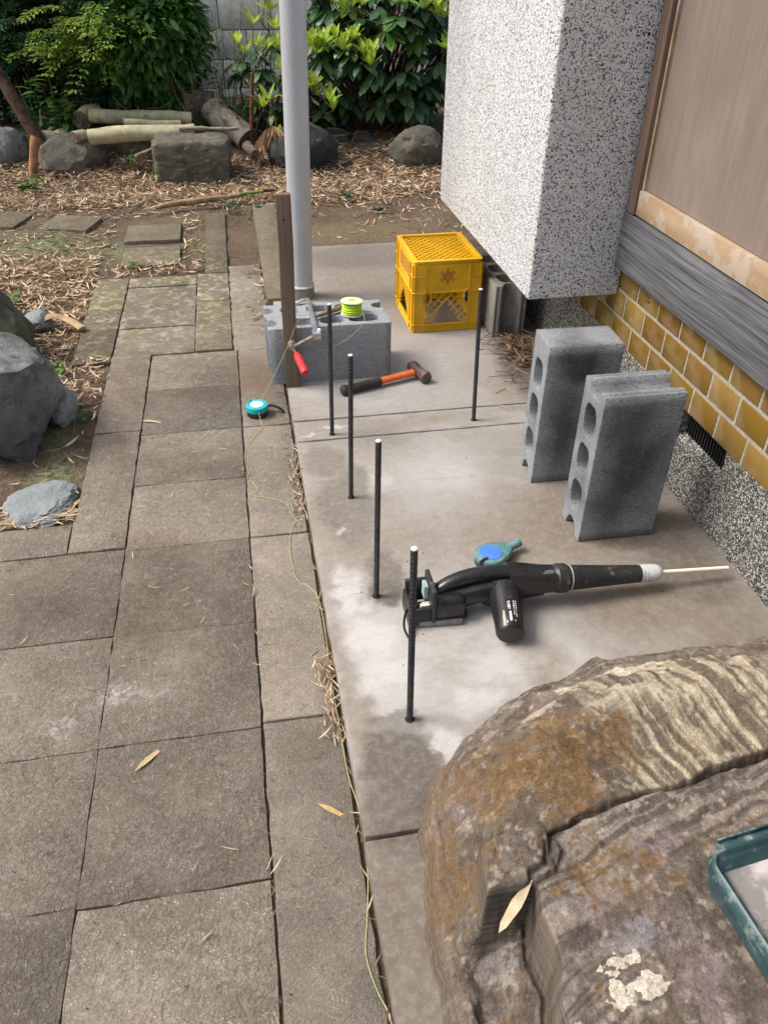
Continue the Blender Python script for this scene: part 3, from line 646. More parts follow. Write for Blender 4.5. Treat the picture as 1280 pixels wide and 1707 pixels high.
lime = simple('lime_string', (0.50, 0.74, 0.06), 0.7, 0.2, var=0.25, vs=200)
t = thing('string_spool', 'lime green string spool standing on top of the hollow blocks', 'spool', (0.330, 2.408, 0.191), (R(-4), R(3), 0))
ivory = simple('pale_green_flange', (0.62, 0.78, 0.42), 0.5, 0.4, var=0.05)
MB().lathe([(0.0, 0), (0.035, 0.0), (0.036, 0.003), (0.020, 0.005)], 32).build('lower_flange', simple('pale_flange', (0.62, 0.64, 0.60), 0.5), t, smooth=True)
prof = [(0.018, 0.004)]
for i in range(15): prof.append((0.030 + 0.0035 * math.sin(i * 1.9) * (1 if i % 3 else 0.3), 0.006 + i * 0.0023))
MB().lathe(prof + [(0.018, 0.041)], 28).build('winding', lime, t, smooth=True, angle=60)
MB().lathe([(0.018, 0.040), (0.036, 0.042), (0.037, 0.045), (0.034, 0.0475), (0.008, 0.0480)], 32).build('upper_flange', ivory, t, smooth=True)
MB().lathe([(0.012, 0.0482), (0.011, 0.0488), (0.004, 0.0490)], 20).build('hub_cap', simple('orange_hub', (0.72, 0.42, 0.06), 0.6, var=0.2), t)
def catmull(P, n=6):
    P = [Vector(p) for p in P]; Q = [P[0] * 2 - P[1]] + P + [P[-1] * 2 - P[-2]]; out = []
    for i in range(1, len(Q) - 2):
        for k in range(n):
            u = k / n; a, b, c, d = Q[i - 1], Q[i], Q[i + 1], Q[i + 2]
            out.append(0.5 * ((2 * b) + (c - a) * u + (2 * a - 5 * b + 4 * c - d) * u * u + (3 * b - a - 3 * c + d) * u ** 3))
    return out + [P[-1]]
sp_pts = [(0.362, 2.400, 0.215), (0.360, 2.33, 0.200), (0.345, 2.318, 0.185), (0.31, 2.314, 0.155), (0.28, 2.314, 0.137), (0.249, 2.314, 0.121), (0.21, 2.312, 0.120), (0.175, 2.306, 0.158), (0.151, 2.290, 0.224), (0.142, 2.288, 0.222), (0.111, 2.285, 0.152), (0.057, 2.27, 0.055), (0.010, 2.245, -0.012), (0.0, 2.20, -0.008), (0.008, 2.14, -0.035)]
gp = [(440, 710)]
gpts = [(0.013, 2.13), (-0.03, 2.047), (-0.051, 1.966), (-0.036, 1.838), (-0.021, 1.791), (-0.032, 1.764), (0.016, 1.741), (0.051, 1.708), (0.060, 1.665), (0.071, 1.632), (0.083, 1.637), (0.080, 1.625), (0.062, 1.620), (0.046, 1.552), (0.044, 1.459), (0.053, 1.398), (0.080, 1.365), (0.094, 1.321), (0.096, 1.206), (0.092, 1.086), (0.094, 0.963), (0.095, 0.855), (0.104, 0.78), (0.102, 0.681), (0.090, 0.604), (0.078, 0.543), (0.086, 0.492), (0.098, 0.454), (0.105, 0.38)]
P = sp_pts + [(x, y, -0.0365) for x, y in gpts]
P = catmull(P, 7)
yel = simple('yellow_green_string', (0.46, 0.50, 0.22), 0.8, 0.2, var=0.2, vs=200)
tag(MB().tube(P, 0.00075, 5).build('string', yel, None, smooth=True), 'thin lime string running from the spool past the tape measure along the slab edge', 'string')

# ------------------------------------------------------------------ sledge hammer
t = thing('sledge_hammer', 'short sledge hammer with orange and black handle lying on the slab', 'hammer', (0.40, 2.26, 0))
orng = simple('orange_fibreglass', (0.72, 0.15, 0.035), 0.45, 0.4, var=0.15, vs=30, dirt=((0.25, 0.12, 0.07), 40, 0.55, 0.75))
grip = simple('black_rubber_grip', (0.045, 0.04, 0.036), 0.7, 0.3, var=0.3, vs=60)
A = Vector((-0.133, -0.042, 0.0175)); B = Vector((0.115, 0.036, 0.024))
def al(u): return A.lerp(B, u)
MB().tube([al(u) for u in (0.40, 0.46, 0.6, 0.8, 0.95, 1.0)], [0.0135, 0.0135, 0.0128, 0.0125, 0.0135, 0.0135], 16, sq=(1.0, 0.8, 2.4)).build('handle', orng, t, smooth=True)
us = [0.0, 0.015, 0.05, 0.075, 0.09] + [0.11 + 0.022 * i for i in range(16)]
rr = [0.012, 0.0175, 0.0178, 0.016, 0.0135] + [0.0138 + (0.0009 if i % 2 else 0) for i in range(16)]
MB().tube([al(u) for u in us], rr, 16).build('grip', grip, t, smooth=True, angle=60)
MB().tube([al(0.44), al(0.50), al(0.535)], [0.0145, 0.0143, 0.0136], 12).build('grip_collar', grip, t, smooth=True)
hm = simple('brown_forged_steel', (0.17, 0.12, 0.11), 0.42, 0.5, metal=0.55, var=0.35, vs=30, bump=0.001, bs=80, dirt=((0.22, 0.10, 0.06), 22, 0.5, 0.7))
hc = Vector((0.136, 0.040, 0.0225)); hd = Vector((0.30, -0.954, 0)).normalized()
prof = [(-0.052, 0.016), (-0.050, 0.020), (-0.038, 0.0215), (-0.020, 0.0185), (0, 0.0175), (0.020, 0.0185), (0.038, 0.0215), (0.050, 0.020), (0.052, 0.016)]
MB().tube([hc + hd * s for s, _ in prof], [r for _, r in prof], 8).build('head', hm, t, bevel=0.001, smooth=True, angle=25)

# ------------------------------------------------------------------ tape measure
teal = simple('teal_plastic', (0.015, 0.42, 0.45), 0.35, 0.5, var=0.08)
blk = simple('black_plastic', (0.018, 0.019, 0.021), 0.35, 0.5, var=0.2, vs=40, dirt=((0.16, 0.155, 0.15), 35, 0.62, 0.82))
def dshape(r, s=1.0):
    P = []
    for i in range(26):
        a = R(-200 + i * (300 / 25)); P.append((r * math.cos(a), r * math.sin(a)))
    P.append((r * 0.30, r * 1.12)); P.append((-r * 0.15, r * 1.18)); return P
t = thing('tape_measure', 'teal and black tape measure lying on the kerb strip', 'tape measure', (-0.002, 2.212, -0.0375), (0, 0, R(8)))
MB().prism(dshape(0.033), 0, 0.017).build('base_shell', blk, t, bevel=0.003, smooth=True)
MB().prism(dshape(0.0345), 0.0172, 0.035).build('case', teal, t, bevel=0.0035, seg=3, smooth=True)
lab = simple('pale_label', (0.62, 0.78, 0.80), 0.4, var=0.1)
l = MB().lathe([(0.0, 0.0352), (0.021, 0.0352), (0.0205, 0.0358)], 28).build('label', lab, t, smooth=True)
tc = MB(); 
for q in range(5): tc.bb((-0.013 + q * 0.0052, 0.001 - q * 0.0012, 0.0359), (-0.0095 + q * 0.0052, 0.0055 - q * 0.0012, 0.0362))
tc.build('label_mark', simple('dark_red_print', (0.25, 0.08, 0.10), 0.5), l)
m = MB(); 
for s in (0.012, 0.018):
    m.tube(catmull([(0.027, 0.004, 0.014), (0.045, 0.012 - s * 0.3, 0.02), (0.066, 0.006 - s, 0.017), (0.082, 0.002 - s, 0.002)], 5), 0.0035, 6)
m.build('strap', blk, t, smooth=True)

# ------------------------------------------------------------------ chalk bottle
ct = simple('teal_grey_translucent', (0.10, 0.23, 0.24), 0.4, 0.5, var=0.25, vs=60, dirt=((0.22, 0.27, 0.28), 40, 0.5, 0.75))
t = thing('chalk_line_bottle', 'teardrop shaped teal chalk bottle with a blue disc behind the blower', 'chalk bottle', (0.500, 1.346, 0), (0, 0, R(22)))
def tear(r, L, N=36):
    P = []
    for i in range(N):
        a = 2 * math.pi * i / N; c, s = math.cos(a), math.sin(a)
        x = r * c; y = r * s
        if c > 0: x = r * c + (L - r) * c ** 2.6; y = r * s * (1 - 0.0 * c) ; y = s * r * (1 if c < 0.3 else 1 - 0.0)
        P.append((x, y))
    return P
MB().prism(tear(0.036, 0.060), 0.0, 0.011).build('base', simple('dark_knurled', (0.03, 0.045, 0.05), 0.6, var=0.4, vs=200), t, bevel=0.001, smooth=True)
MB().prism(tear(0.0375, 0.063), 0.0105, 0.029).build('body', ct, t, bevel=0.006, seg=3, smooth=True)
MB().lathe([(0, 0.029), (0.027, 0.029), (0.026, 0.0302), (0.012, 0.0305)], 32).build('blue_disc', simple('blue_disc', (0.06, 0.20, 0.62), 0.5, var=0.15, dirt=((0.3, 0.32, 0.4), 60, 0.62, 0.7)), t, smooth=True)
MB().tube([(0.050, 0, 0.019), (0.062, 0, 0.020), (0.063, 0, 0.020), (0.074, 0, 0.021), (0.075, 0, 0.021), (0.088, 0, 0.022)], [0.011, 0.009, 0.0098, 0.0095, 0.0104, 0.0102], 16).build('spout', ct, t, smooth=True)
MB().tube(catmull([(-0.02, -0.014, 0.030), (-0.033, -0.013, 0.031), (-0.0395, -0.012, 0.022), (-0.036, -0.022, 0.010)], 4), 0.003, 8).build('clasp', grip, t, smooth=True)

# ------------------------------------------------------------------ blower
bk = simple('scuffed_black_housing', (0.016, 0.017, 0.019), 0.27, 0.5, var=0.3, vs=30, bump=0.0004, bs=60, dirt=((0.17, 0.165, 0.16), 60, 0.63, 0.85))
bk2 = simple('matt_black_nozzle', (0.022, 0.023, 0.026), 0.45, 0.45, var=0.3, vs=30, dirt=((0.20, 0.195, 0.19), 45, 0.58, 0.82))
t = thing('leaf_blower', 'scuffed black cordless blower with a taped white extension pipe lying on the slab', 'blower', (0.47, 1.2, 0))
def q(x, y, z): return (x - 0.47, y - 1.2, z)
# fan housing: a fat disc standing on edge, facing the camera, with the duct leaving to the right
m = MB(); N = 30; pr = [(-0.034, 0.80), (-0.030, 0.93), (-0.018, 1.0), (0.0, 1.0), (0.018, 0.95), (0.030, 0.84), (0.034, 0.7)]
vs = []; fs = []
for (yy, sc_) in pr:
    for k in range(N):
        a = 2 * math.pi * k / N; rx, rz = 0.062 * sc_, 0.040 * sc_
        vs.append(q(0.482 + rx * math.cos(a), 1.212 + yy * 0.8, 0.044 + rz * math.sin(a)))
for i in range(len(pr) - 1):
    for k in range(N): fs.append((i * N + k, i * N + (k + 1) % N, (i + 1) * N + (k + 1) % N, (i + 1) * N + k))
fs.append(tuple(range(N - 1, -1, -1))); fs.append(tuple((len(pr) - 1) * N + k for k in range(N)))
m.add(vs, [tuple(reversed(f)) for f in fs]).build('fan_housing', bk, t, smooth=True, angle=60)
MB().tube([q(0.49, 1.205, 0.066), q(0.53, 1.205, 0.064), q(0.565, 1.203, 0.061), q(0.60, 1.201, 0.0595)], [0.035, 0.031, 0.0275, 0.026], 20, sq=(1, 1, 4.0)).build('duct', bk, t, smooth=True)
MB().bar(q(0.52, 1.215, 0.02), q(0.578, 1.205, 0.032), 0.03, 0.02).build('foot_rib', bk, t, bevel=0.004, smooth=True)
MB().bb(q(0.560, 1.188, 0.083), q(0.592, 1.200, 0.088)).build('latch', simple('worn_grey_latch', (0.10, 0.105, 0.11), 0.5, var=0.3), t, bevel=0.0015, smooth=True)
MB().tube([q(0.594, 1.201, 0.060), q(0.598, 1.201, 0.060), q(0.600, 1.201, 0.060), q(0.621, 1.2005, 0.0585), q(0.623, 1.2005, 0.0585), q(0.627, 1.2, 0.058)], [0.028, 0.030, 0.0325, 0.0325, 0.030, 0.028], 26).build('collar', bk2, t, smooth=True)
MB().tube([q(0.624, 1.2, 0.0585), q(0.66, 1.2, 0.056), q(0.72, 1.2, 0.051), q(0.798, 1.2, 0.0455)], [0.0285, 0.0265, 0.0232, 0.0195], 26).build('nozzle', bk2, t, smooth=True)
MB().tube([q(0.628, 1.2, 0.0582), q(0.6305, 1.2, 0.058)], 0.0293, 26).build('seam_ring', simple('pale_seam', (0.38, 0.37, 0.33), 0.6), t, smooth=True)
gt = simple('grey_wound_tape', (0.46, 0.48, 0.50), 0.45, 0.4, var=0.15, vs=50)
MB().tube([q(0.796, 1.2, 0.0455), q(0.806, 1.2, 0.0448), q(0.807, 1.2, 0.0447), q(0.820, 1.2, 0.044), q(0.821, 1.2, 0.0438), q(0.836, 1.2, 0.0428)], [0.0205, 0.0200, 0.0206, 0.0198, 0.0203, 0.0192], 24).build('tape_band', gt, t, smooth=True, angle=30)
MB().tube([q(0.836, 1.2, 0.0428), q(0.843, 1.2, 0.0423), q(0.849, 1.2, 0.042), q(0.852, 1.2, 0.042)], [0.0188, 0.017, 0.011, 0.006], 20).build('reducer', simple('pale_reducer', (0.55, 0.56, 0.56), 0.5), t, smooth=True)
MB().tube([q(0.848, 1.2, 0.042), q(1.015, 1.2, 0.031)], 0.0046, 14).build('extension_pipe', simple('white_pipe', (0.78, 0.73, 0.65), 0.4, var=0.06), t, smooth=True)
# handle arching over the housing
hp = catmull([q(0.328, 1.200, 0.056), q(0.360, 1.206, 0.074), (q(0.405, 1.210, 0.085)), q(0.455, 1.210, 0.088), q(0.505, 1.206, 0.083), q(0.538, 1.198, 0.068), q(0.546, 1.194, 0.046)], 5)
n_ = len(hp); MB().tube(hp, [0.0135 + 0.0030 * math.sin(math.pi * i / (n_ - 1)) + (0.002 if i > n_ - 12 else 0) for i in range(n_)], 18, sq=(1, 1, 2.5)).build('handle', bk, t, smooth=True)
MB().tube([hp[int(n_ * .68)], hp[int(n_ * .68) + 1]], 0.0187, 18, sq=(1, 1, 2.5)).build('handle_seam', bk2, t, smooth=True)
MB().tube(catmull([q(0.345, 1.205, 0.040), q(0.385, 1.204, 0.044), q(0.43, 1.203, 0.052), q(0.47, 1.203, 0.058)], 4), [0.030 - 0.0004 * i for i in range(13)], 16, sq=(1, 0.9, 3)).build('lower_housing', bk, t, smooth=True)
# motor barrel towards the camera
mc = [q(0.482, 1.190, 0.052), q(0.478, 1.165, 0.049), q(0.474, 1.14, 0.045), q(0.468, 1.105, 0.0405), q(0.463, 1.079, 0.0365), q(0.4625, 1.075, 0.036)]
mt = MB().tube(mc, [0.036, 0.0350, 0.0335, 0.0312, 0.0298, 0.0265], 28).build('motor_barrel', bk, t, smooth=True, angle=50)
# worn label on top of the barrel
lb = MB(); rows = [(0.012, 6), (0.006, 9), (-0.002, 4), (-0.010, 3)]
rl = random.Random(11)
def onbar(u, s, lift=0.0013):
    a0, a1 = Vector(mc[2]), Vector(mc[4]); p = a0.lerp(a1, u); r_ = 0.0335 + (0.0298 - 0.0335) * u + lift; an = s / 0.034
    return p + Vector((math.sin(an) * r_, 0.0, math.cos(an) * r_)) + Vector((0, 0.07 * r_ * 0, 0))
for s0, cnt in ((0.013, 9), (0.008, 8), (-0.001, 5), (-0.004, 4)):
    u = 0.15
    for k in range(cnt):
        du = rl.uniform(0.035, 0.07); w_ = rl.choice((0.0016, 0.0022, 0.003))
        P4 = [onbar(u, s0 - w_ / 2), onbar(u, s0 + w_ / 2), onbar(u + du, s0 + w_ / 2), onbar(u + du, s0 - w_ / 2)]
        lb.add([tuple(p) for p in P4], [(0, 1, 2, 3)]); u += du + 0.02
for (u0_, u1_, s0, s1) in ((0.55, 0.93, -0.0035, 0.0015), (0.90, 0.95, -0.012, 0.010)):
    lb.add([tuple(onbar(u0_, s0)), tuple(onbar(u0_, s1)), tuple(onbar(u1_, s1)), tuple(onbar(u1_, s0))], [(0, 1, 2, 3)])
lb.build('rating_label', simple('worn_white_print', (0.62, 0.64, 0.66), 0.4, var=0.2), mt)
lc = MB(); P = [onbar(u, s) for u, s in ((0.42, -0.017), (0.50, -0.0125), (0.7, -0.013), (0.86, -0.012), (0.98, -0.0155), (0.85, -0.018), (0.7, -0.0195), (0.55, -0.018))]
lc.add([tuple(p) for p in P], [tuple(range(8))]).build('label_scrap', simple('torn_label_paper', (0.36, 0.37, 0.31), 0.8), mt)
# battery end
m = MB(); m.bb(q(0.322, 1.160, 0.012), q(0.392, 1.232, 0.066)); m.build('battery_housing', bk, t, bevel=0.012, seg=4, smooth=True)
m = MB(); m.bb(q(0.316, 1.158, 0.010), q(0.326, 1.236, 0.098)); m.bb(q(0.272, 1.162, 0.006), q(0.317, 1.17, 0.05)); m.bb(q(0.272, 1.224, 0.020), q(0.317, 1.234, 0.080)); m.bb(q(0.268, 1.160, 0.004), q(0.278, 1.234, 0.052)); m.bb(q(0.28, 1.17, 0.004), q(0.40, 1.23, 0.012))
m.build('battery_frame', bk2, t, bevel=0.003, smooth=True)
MB().bb(q(0.306, 1.192, 0.052), q(0.315, 1.216, 0.086)).build('battery_label', simple('pale_blue_label', (0.34, 0.44, 0.48), 0.5, var=0.3), t, bevel=0.001)
MB().bb(q(0.300, 1.184, 0.043), q(0.3155, 1.186, 0.050)).bb(q(0.296, 1.176, 0.040), q(0.3155, 1.184, 0.048)).build('cream_tab', simple('cream_tab', (0.70, 0.66, 0.55), 0.5), t)
m = MB(); m.bar(q(0.29, 1.165, 0.008), q(0.385, 1.158, 0.008), 0.010, 0.014).build('grey_base_edge', simple('grey_worn_plastic', (0.20, 0.20, 0.19), 0.5, var=0.2), t, bevel=0.003, smooth=True)
for dx, dr in ((0.0, 1.0), (0.011, 0.82)):
    MB().tube(catmull([q(0.292, 1.195, 0.046), q(0.278 + dx, 1.185, 0.050 * dr), q(0.262 + dx, 1.17, 0.036 * dr), q(0.256 + dx, 1.15, 0.018), q(0.262 + dx * 0.4, 1.13, 0.005)], 5), 0.0032, 8, sq=(0.5, 1.2, 3)).build('strap', blk, t, smooth=True)

# ------------------------------------------------------------------ yellow crate (upside down)
yl = simple('yellow_crate_plastic', (0.70, 0.40, 0.010), 0.42, 0.42, var=0.10, vs=14, dirt=((0.42, 0.27, 0.06), 16, 0.58, 0.9))
W_, D_, H_ = 0.252, 0.312, 0.262
t = thing('milk_crate', 'yellow plastic crate upside down on the slab under the pebbledash box', 'crate', (0.712, 2.818, 0.0015), (0, 0, R(0.4)))
def ring(z0, z1, out, inn, name, bev=0.0015):
    m = MB(); a, b = W_ / 2 + out, D_ / 2 + out; c, d = W_ / 2 - inn, D_ / 2 - inn
    def rr(a, b, r, n=4):
        P = []
        for sx, sy, st in ((1, -1, -90), (1, 1, 0), (-1, 1, 90), (-1, -1, 180)):
            for k in range(n + 1):
                an = R(st + 90 * k / n); P.append((sx * (a - r) + r * math.cos(an), sy * (b - r) + r * math.sin(an)))
        return P
    O, I = rr(a, b, 0.012), rr(c, d, max(0.003, 0.010)); n = len(O)
    vs = [(x, y, z0) for x, y in O] + [(x, y, z1) for x, y in O] + [(x, y, z0) for x, y in I] + [(x, y, z1) for x, y in I]; fs = []
    for i in range(n):
        j = (i + 1) % n
        fs += [(i, j, n + j, n + i), (2 * n + j, 2 * n + i, 3 * n + i, 3 * n + j), (n + i, n + j, 3 * n + j, 3 * n + i), (j, i, 2 * n + i, 2 * n + j)]
    return m.add(vs, fs).build(name, yl, t, bevel=0.0008, seg=1, smooth=True)
ring(H_ - 0.006, H_, 0.001, 0.016, 'top_rim'); ring(H_ - 0.014, H_ - 0.0062, -0.002, 0.012, 'top_flange')
ring(0.0, 0.005, 0.002, 0.006, 'bottom_rim'); ring(0.026, 0.030, 0.004, 0.004, 'lower_rib'); ring(0.146, 0.150, 0.004, 0.004, 'middle_rib')
# lattice base now facing up, recessed below the rim
lat = []
w2, d2 = W_ / 2 - 0.018, D_ / 2 - 0.018; pit = 0.0268
m = MB(); k = -16
while k < 17:
    for s in (1, -1):
        # line x*s + y = k*pit*1.0 inside the rectangle
        c0 = k * pit; P = []
        for x in (-w2, w2):
            y = c0 - s * x
            if -d2 <= y <= d2: P.append((x, y))
        for y in (-d2, d2):
            x = (c0 - y) / s
            if -w2 < x < w2: P.append((x, y))
        if len(P) >= 2 and math.dist(P[0], P[1]) > 0.01: m.bar((*P[0], H_ - 0.0125 - (0.0003 if s > 0 else 0)), (*P[1], H_ - 0.0125 - (0.0003 if s > 0 else 0)), 0.0036, 0.012)
    k += 1
m.build('base_lattice', yl, t)
inner = MB().bb((-w2 - 0.002, -d2 - 0.002, H_ - 0.024), (w2 + 0.002, -d2 + 0.003, H_ - 0.007)).bb((-w2 - 0.002, d2 - 0.003, H_ - 0.024), (w2 + 0.002, d2 + 0.002, H_ - 0.007)).bb((-w2 - 0.002, -d2, H_ - 0.0235), (-w2 + 0.003, d2, H_ - 0.0075)).bb((w2 - 0.003, -d2, H_ - 0.0235), (w2 + 0.002, d2, H_ - 0.0075)).build('lattice_surround', yl, t)
redp = simple('red_brown_print', (0.42, 0.06, 0.03), 0.5, var=0.15)
def side(Lw, M_, pitch, logo):
    """one wall in its own plane: u across, z up, v outward; M_ maps (u, v, z)"""
    hw = Lw / 2; pn = MB()
    pn.bb((-hw + 0.002, -0.004, 0.150), (hw - 0.002, -0.001, H_ - 0.0145), M_); wall = pn.build('side_panel', yl, t)
    c = MB(); inn = hw - 0.045
    for s in (-1, 1): c.bb((s * (hw - 0.0025), -0.0042, 0.0045), (s * inn, -0.0012, 0.1465), M_)
    c.bb((-inn, -0.0042, 0.004), (inn, -0.0012, 0.030), M_); c.build('corner_post', yl, t)
    for s in (-1, 1):
        MB().bb((s * inn - 0.0017, -0.0015, 0.004), (s * inn + 0.0017, 0.0036, H_ - 0.014), M_).build('rib', yl, t)
        MB().bb((s * (hw - 0.006) - 0.0013, -0.0015, 0.004), (s * (hw - 0.006) + 0.0013, 0.0032, H_ - 0.014), M_).build('rib', yl, t)
        MB().bb((s * inn, -0.0014, 0.205), (s * (hw - 0.001), 0.0038, 0.2085), M_).build('rib', yl, t)
    # diagonal mesh with a triangular hand opening
    g = MB(); z0, z1 = 0.030, 0.147; apex = 0.118; hb = inn * 0.78
    def inside(u, z): return z < apex - (apex - z0 + 0.012) * (abs(u) / hb) if abs(u) < hb else False
    def seg(a, b):
        n = 60; cur = None
        for i in range(n + 1):
            f = i / n; u = a[0] + (b[0] - a[0]) * f; z = a[1] + (b[1] - a[1]) * f
            ok = (-inn <= u <= inn) and (z0 <= z <= z1) and not inside(u, z) and not any(((u - cu * (inn - 0.006)) / 0.017) ** 2 + ((z - 0.128) / 0.028) ** 2 < 1 for cu in rings)
            if ok and cur is None: cur = (u, z)
            if (not ok or i == n) and cur is not None:
                if math.dist(cur, (u, z)) > 0.005:
                    p0 = M_ @ Vector((cur[0], -0.0025, cur[1])); p1 = M_ @ Vector((u, -0.0025, z)); vn = (M_.to_3x3() @ Vector((0, 1, 0)))
                    g.bar(p0, p1, 0.0026, 0.005, vn)
                cur = None
    rings = (-1, 1) if logo == 'flake' else ()
    k = -30
    while k < 31:
        o_ = k * pitch
        seg((o_ - 0.2, 0.09 - 0.2), (o_ + 0.2, 0.09 + 0.2)); seg((o_ - 0.2, 0.09 + 0.2), (o_ + 0.2, 0.09 - 0.2)); k += 1
    g.build('side_mesh', yl, t)
    e = MB(); vn = (M_.to_3x3() @ Vector((0, 1, 0)))
    E_ = [(-hb, z0), (-hb * 0.93, z0 + 0.012), (-0.007, apex + 0.002), (0.007, apex + 0.002), (hb * 0.93, z0 + 0.012), (hb, z0)]
    for a, b in zip(E_[:-1], E_[1:]): e.bar(M_ @ Vector((a[0], -0.002, a[1])), M_ @ Vector((b[0], -0.002, b[1])), 0.003, 0.006, vn)
    e.build('opening_edge', yl, t)
    if rings:
        for s in rings:
            P = [M_ @ Vector((s * (inn - 0.006) + 0.0165 * math.cos(a), 0.0, 0.128 + 0.027 * math.sin(a))) for a in [2 * math.pi * i / 24 for i in range(25)]]
            m = MB()
            for a, b in zip(P[:-1], P[1:]): m.bar(a, b, 0.0032, 0.010, vn)
            m.build('ring', yl, t, smooth=True)
    if logo == 'flake':
        f = MB(); cz = 0.205; V_ = 0.0004
        def ba(a, b, w): f.bar(M_ @ Vector((a[0], V_ - 0.001, cz + a[1])), M_ @ Vector((b[0], V_ - 0.001, cz + b[1])), w, 0.0006, vn)
        for i in range(6):
            an = R(90 + 60 * i); d = Vector((math.cos(an), math.sin(an))); p = Vector((-d.y, d.x))
            for s in (-1, 1):
                ba(d * 0.012 + p * s * 0.0032, d * 0.0275 + p * s * 0.0032, 0.0016)
                ba(d * 0.0275 + p * s * 0.0032, d * 0.0275 + p * s * 0.0055, 0.0016); ba(d * 0.022 + p * s * 0.0032, d * 0.026 + p * s * 0.0068, 0.0016)
            ba(d * 0.0275 - p * 0.0036, d * 0.0275 + p * 0.0036, 0.0018)
            d2_ = Vector((math.cos(an + R(60)), math.sin(an + R(60))))
            ba(d * 0.0165, d2_ * 0.0165, 0.0018); ba(d * 0.0165, (d + d2_) * 0.0055, 0.0013); ba(d2_ * 0.0165, (d + d2_) * 0.0055, 0.0013)
            dm = (d + d2_).normalized(); ba(dm * 0.0055, dm * 0.0175, 0.0012)
        for i in range(5):
            a0, a1 = R(90 + 144 * i), R(90 + 144 * (i + 1)); ba((0.008 * math.cos(a0), 0.008 * math.sin(a0)), (0.008 * math.cos(a1), 0.008 * math.sin(a1)), 0.0009)
        f.build('snowflake_print', redp, wall)
    elif logo == 'text':
        f = MB(); rl_ = random.Random(5)
        for ci in range(4):
            u0_ = -0.088 + ci * 0.044
            for sx in range(3): f.bb((u0_ + sx * 0.014, -0.0012, 0.186), (u0_ + sx * 0.014 + 0.004, -0.0004, 0.236), M_)
            for sz in range(4): f.bb((u0_, -0.0013, 0.188 + sz * 0.014), (u0_ + 0.032, -0.0005, 0.192 + sz * 0.014), M_)
        f.build('side_print', simple('faded_red_print', (0.40, 0.13, 0.05), 0.6, var=0.25), wall)
Mf = Matrix.Translation((0, -D_ / 2, 0)) @ Matrix.Rotation(math.pi, 4, 'Z'); Mb_ = Matrix.Translation((0, D_ / 2, 0))
Ml = Matrix.Translation((-W_ / 2, 0, 0)) @ Matrix.Rotation(math.pi / 2, 4, 'Z'); Mr = Matrix.Translation((W_ / 2, 0, 0)) @ Matrix.Rotation(-math.pi / 2, 4, 'Z')
side(W_, Mf, 0.030, 'flake'); side(W_, Mb_, 0.030, 'flake'); side(D_, Ml, 0.018, 'text'); side(D_, Mr, 0.018, 'none')
# ------------------------------------------------------------------ the big foreground boulder
def poly_in(px, py, P):
    """signed inside distance to a polygon (positive inside)"""
    d = np.full(px.shape, 1e9); ins = np.zeros(px.shape, bool); n = len(P)
    for i in range(n):
        ax, ay = P[i]; bx, by = P[(i + 1) % n]; ex, ey = bx - ax, by - ay
        tt = np.clip(((px - ax) * ex + (py - ay) * ey) / (ex * ex + ey * ey), 0, 1)
        d = np.minimum(d, np.hypot(px - ax - tt * ex, py - ay - tt * ey))
        c = ((ay > py) != (by > py)) & (px < (bx - ax) * (py - ay) / (by - ay + 1e-12) + ax); ins ^= c
    return np.where(ins, d, -d)
def dome(d, r, p=2.0):
    t = np.clip(d / r, 0, 1); return (1 - (1 - t) ** p) ** (1 / p)
bx = np.arange(0.10, 1.045, 0.0022); by = np.arange(0.08, 1.09, 0.0022)
BX, BY = np.meshgrid(bx, by)
wx = BX + (fbm(BX * 14, BY * 14, 11, 4) - 0.5) * 0.035 + (fbm(BX * 60, BY * 60, 31, 3) - 0.5) * 0.006
wy = BY + (fbm(BX * 14 + 9, BY * 14, 21, 4) - 0.5) * 0.035 + (fbm(BX * 60, BY * 60 + 7, 41, 3) - 0.5) * 0.006
# foot of the rock
L0 = [(0.135, 0.0), (0.155, 0.40), (0.165, 0.52), (0.178, 0.69), (0.218, 0.77), (0.275, 0.835), (0.39, 0.905), (0.55, 0.965), (0.75, 0.97), (1.2, 0.955), (1.2, 0.0)]
d0 = poly_in(wx, wy, L0); z = -0.06 + (0.06 + 0.155) * dome(d0, 0.120, 1.75) + 0.02 * sstep(0.08, 0.3, d0) - 0.060 * sstep(0.49, 0.465, wy) * sstep(0.185, 0.225, wx) - 0.004 * np.exp(-((wx - 0.232) / 0.003) ** 2) * sstep(0.47, 0.45, wy)
# upper lobe
L1 = [(0.205, 0.50), (0.215, 0.62), (0.250, 0.71), (0.31, 0.785), (0.42, 0.85), (0.56, 0.895), (0.68, 0.885), (0.80, 0.865), (1.2, 0.875), (1.2, 0.40), (0.5, 0.40), (0.3, 0.45)]
d1 = poly_in(wx, wy, L1); z1 = np.where(d1 > 0, 0.05 + 0.175 * dome(d1, 0.15, 1.75), -1)
dip = 0.030 * sstep(0.16, 0.0, np.abs((BY - 0.60) - (BX - 0.45) * 0.10)) ; z1 = z1 - dip * 0.8
cyl = np.interp(BX, [0.30, 0.33, 0.44, 0.56, 0.70, 0.85, 1.1], [0.50, 0.550, 0.575, 0.592, 0.612, 0.655, 0.72]); z1 = z1 - 0.07 * sstep(0.004, -0.012, wy - cyl) * (BX > 0.3)
z1 += 0.018 * sstep(0.45, 0.9, BX) - 0.028 * np.exp(-((BX - 0.735 - (BY - 0.8) * 0.25) / 0.012) ** 2) * sstep(0.72, 0.86, BY)
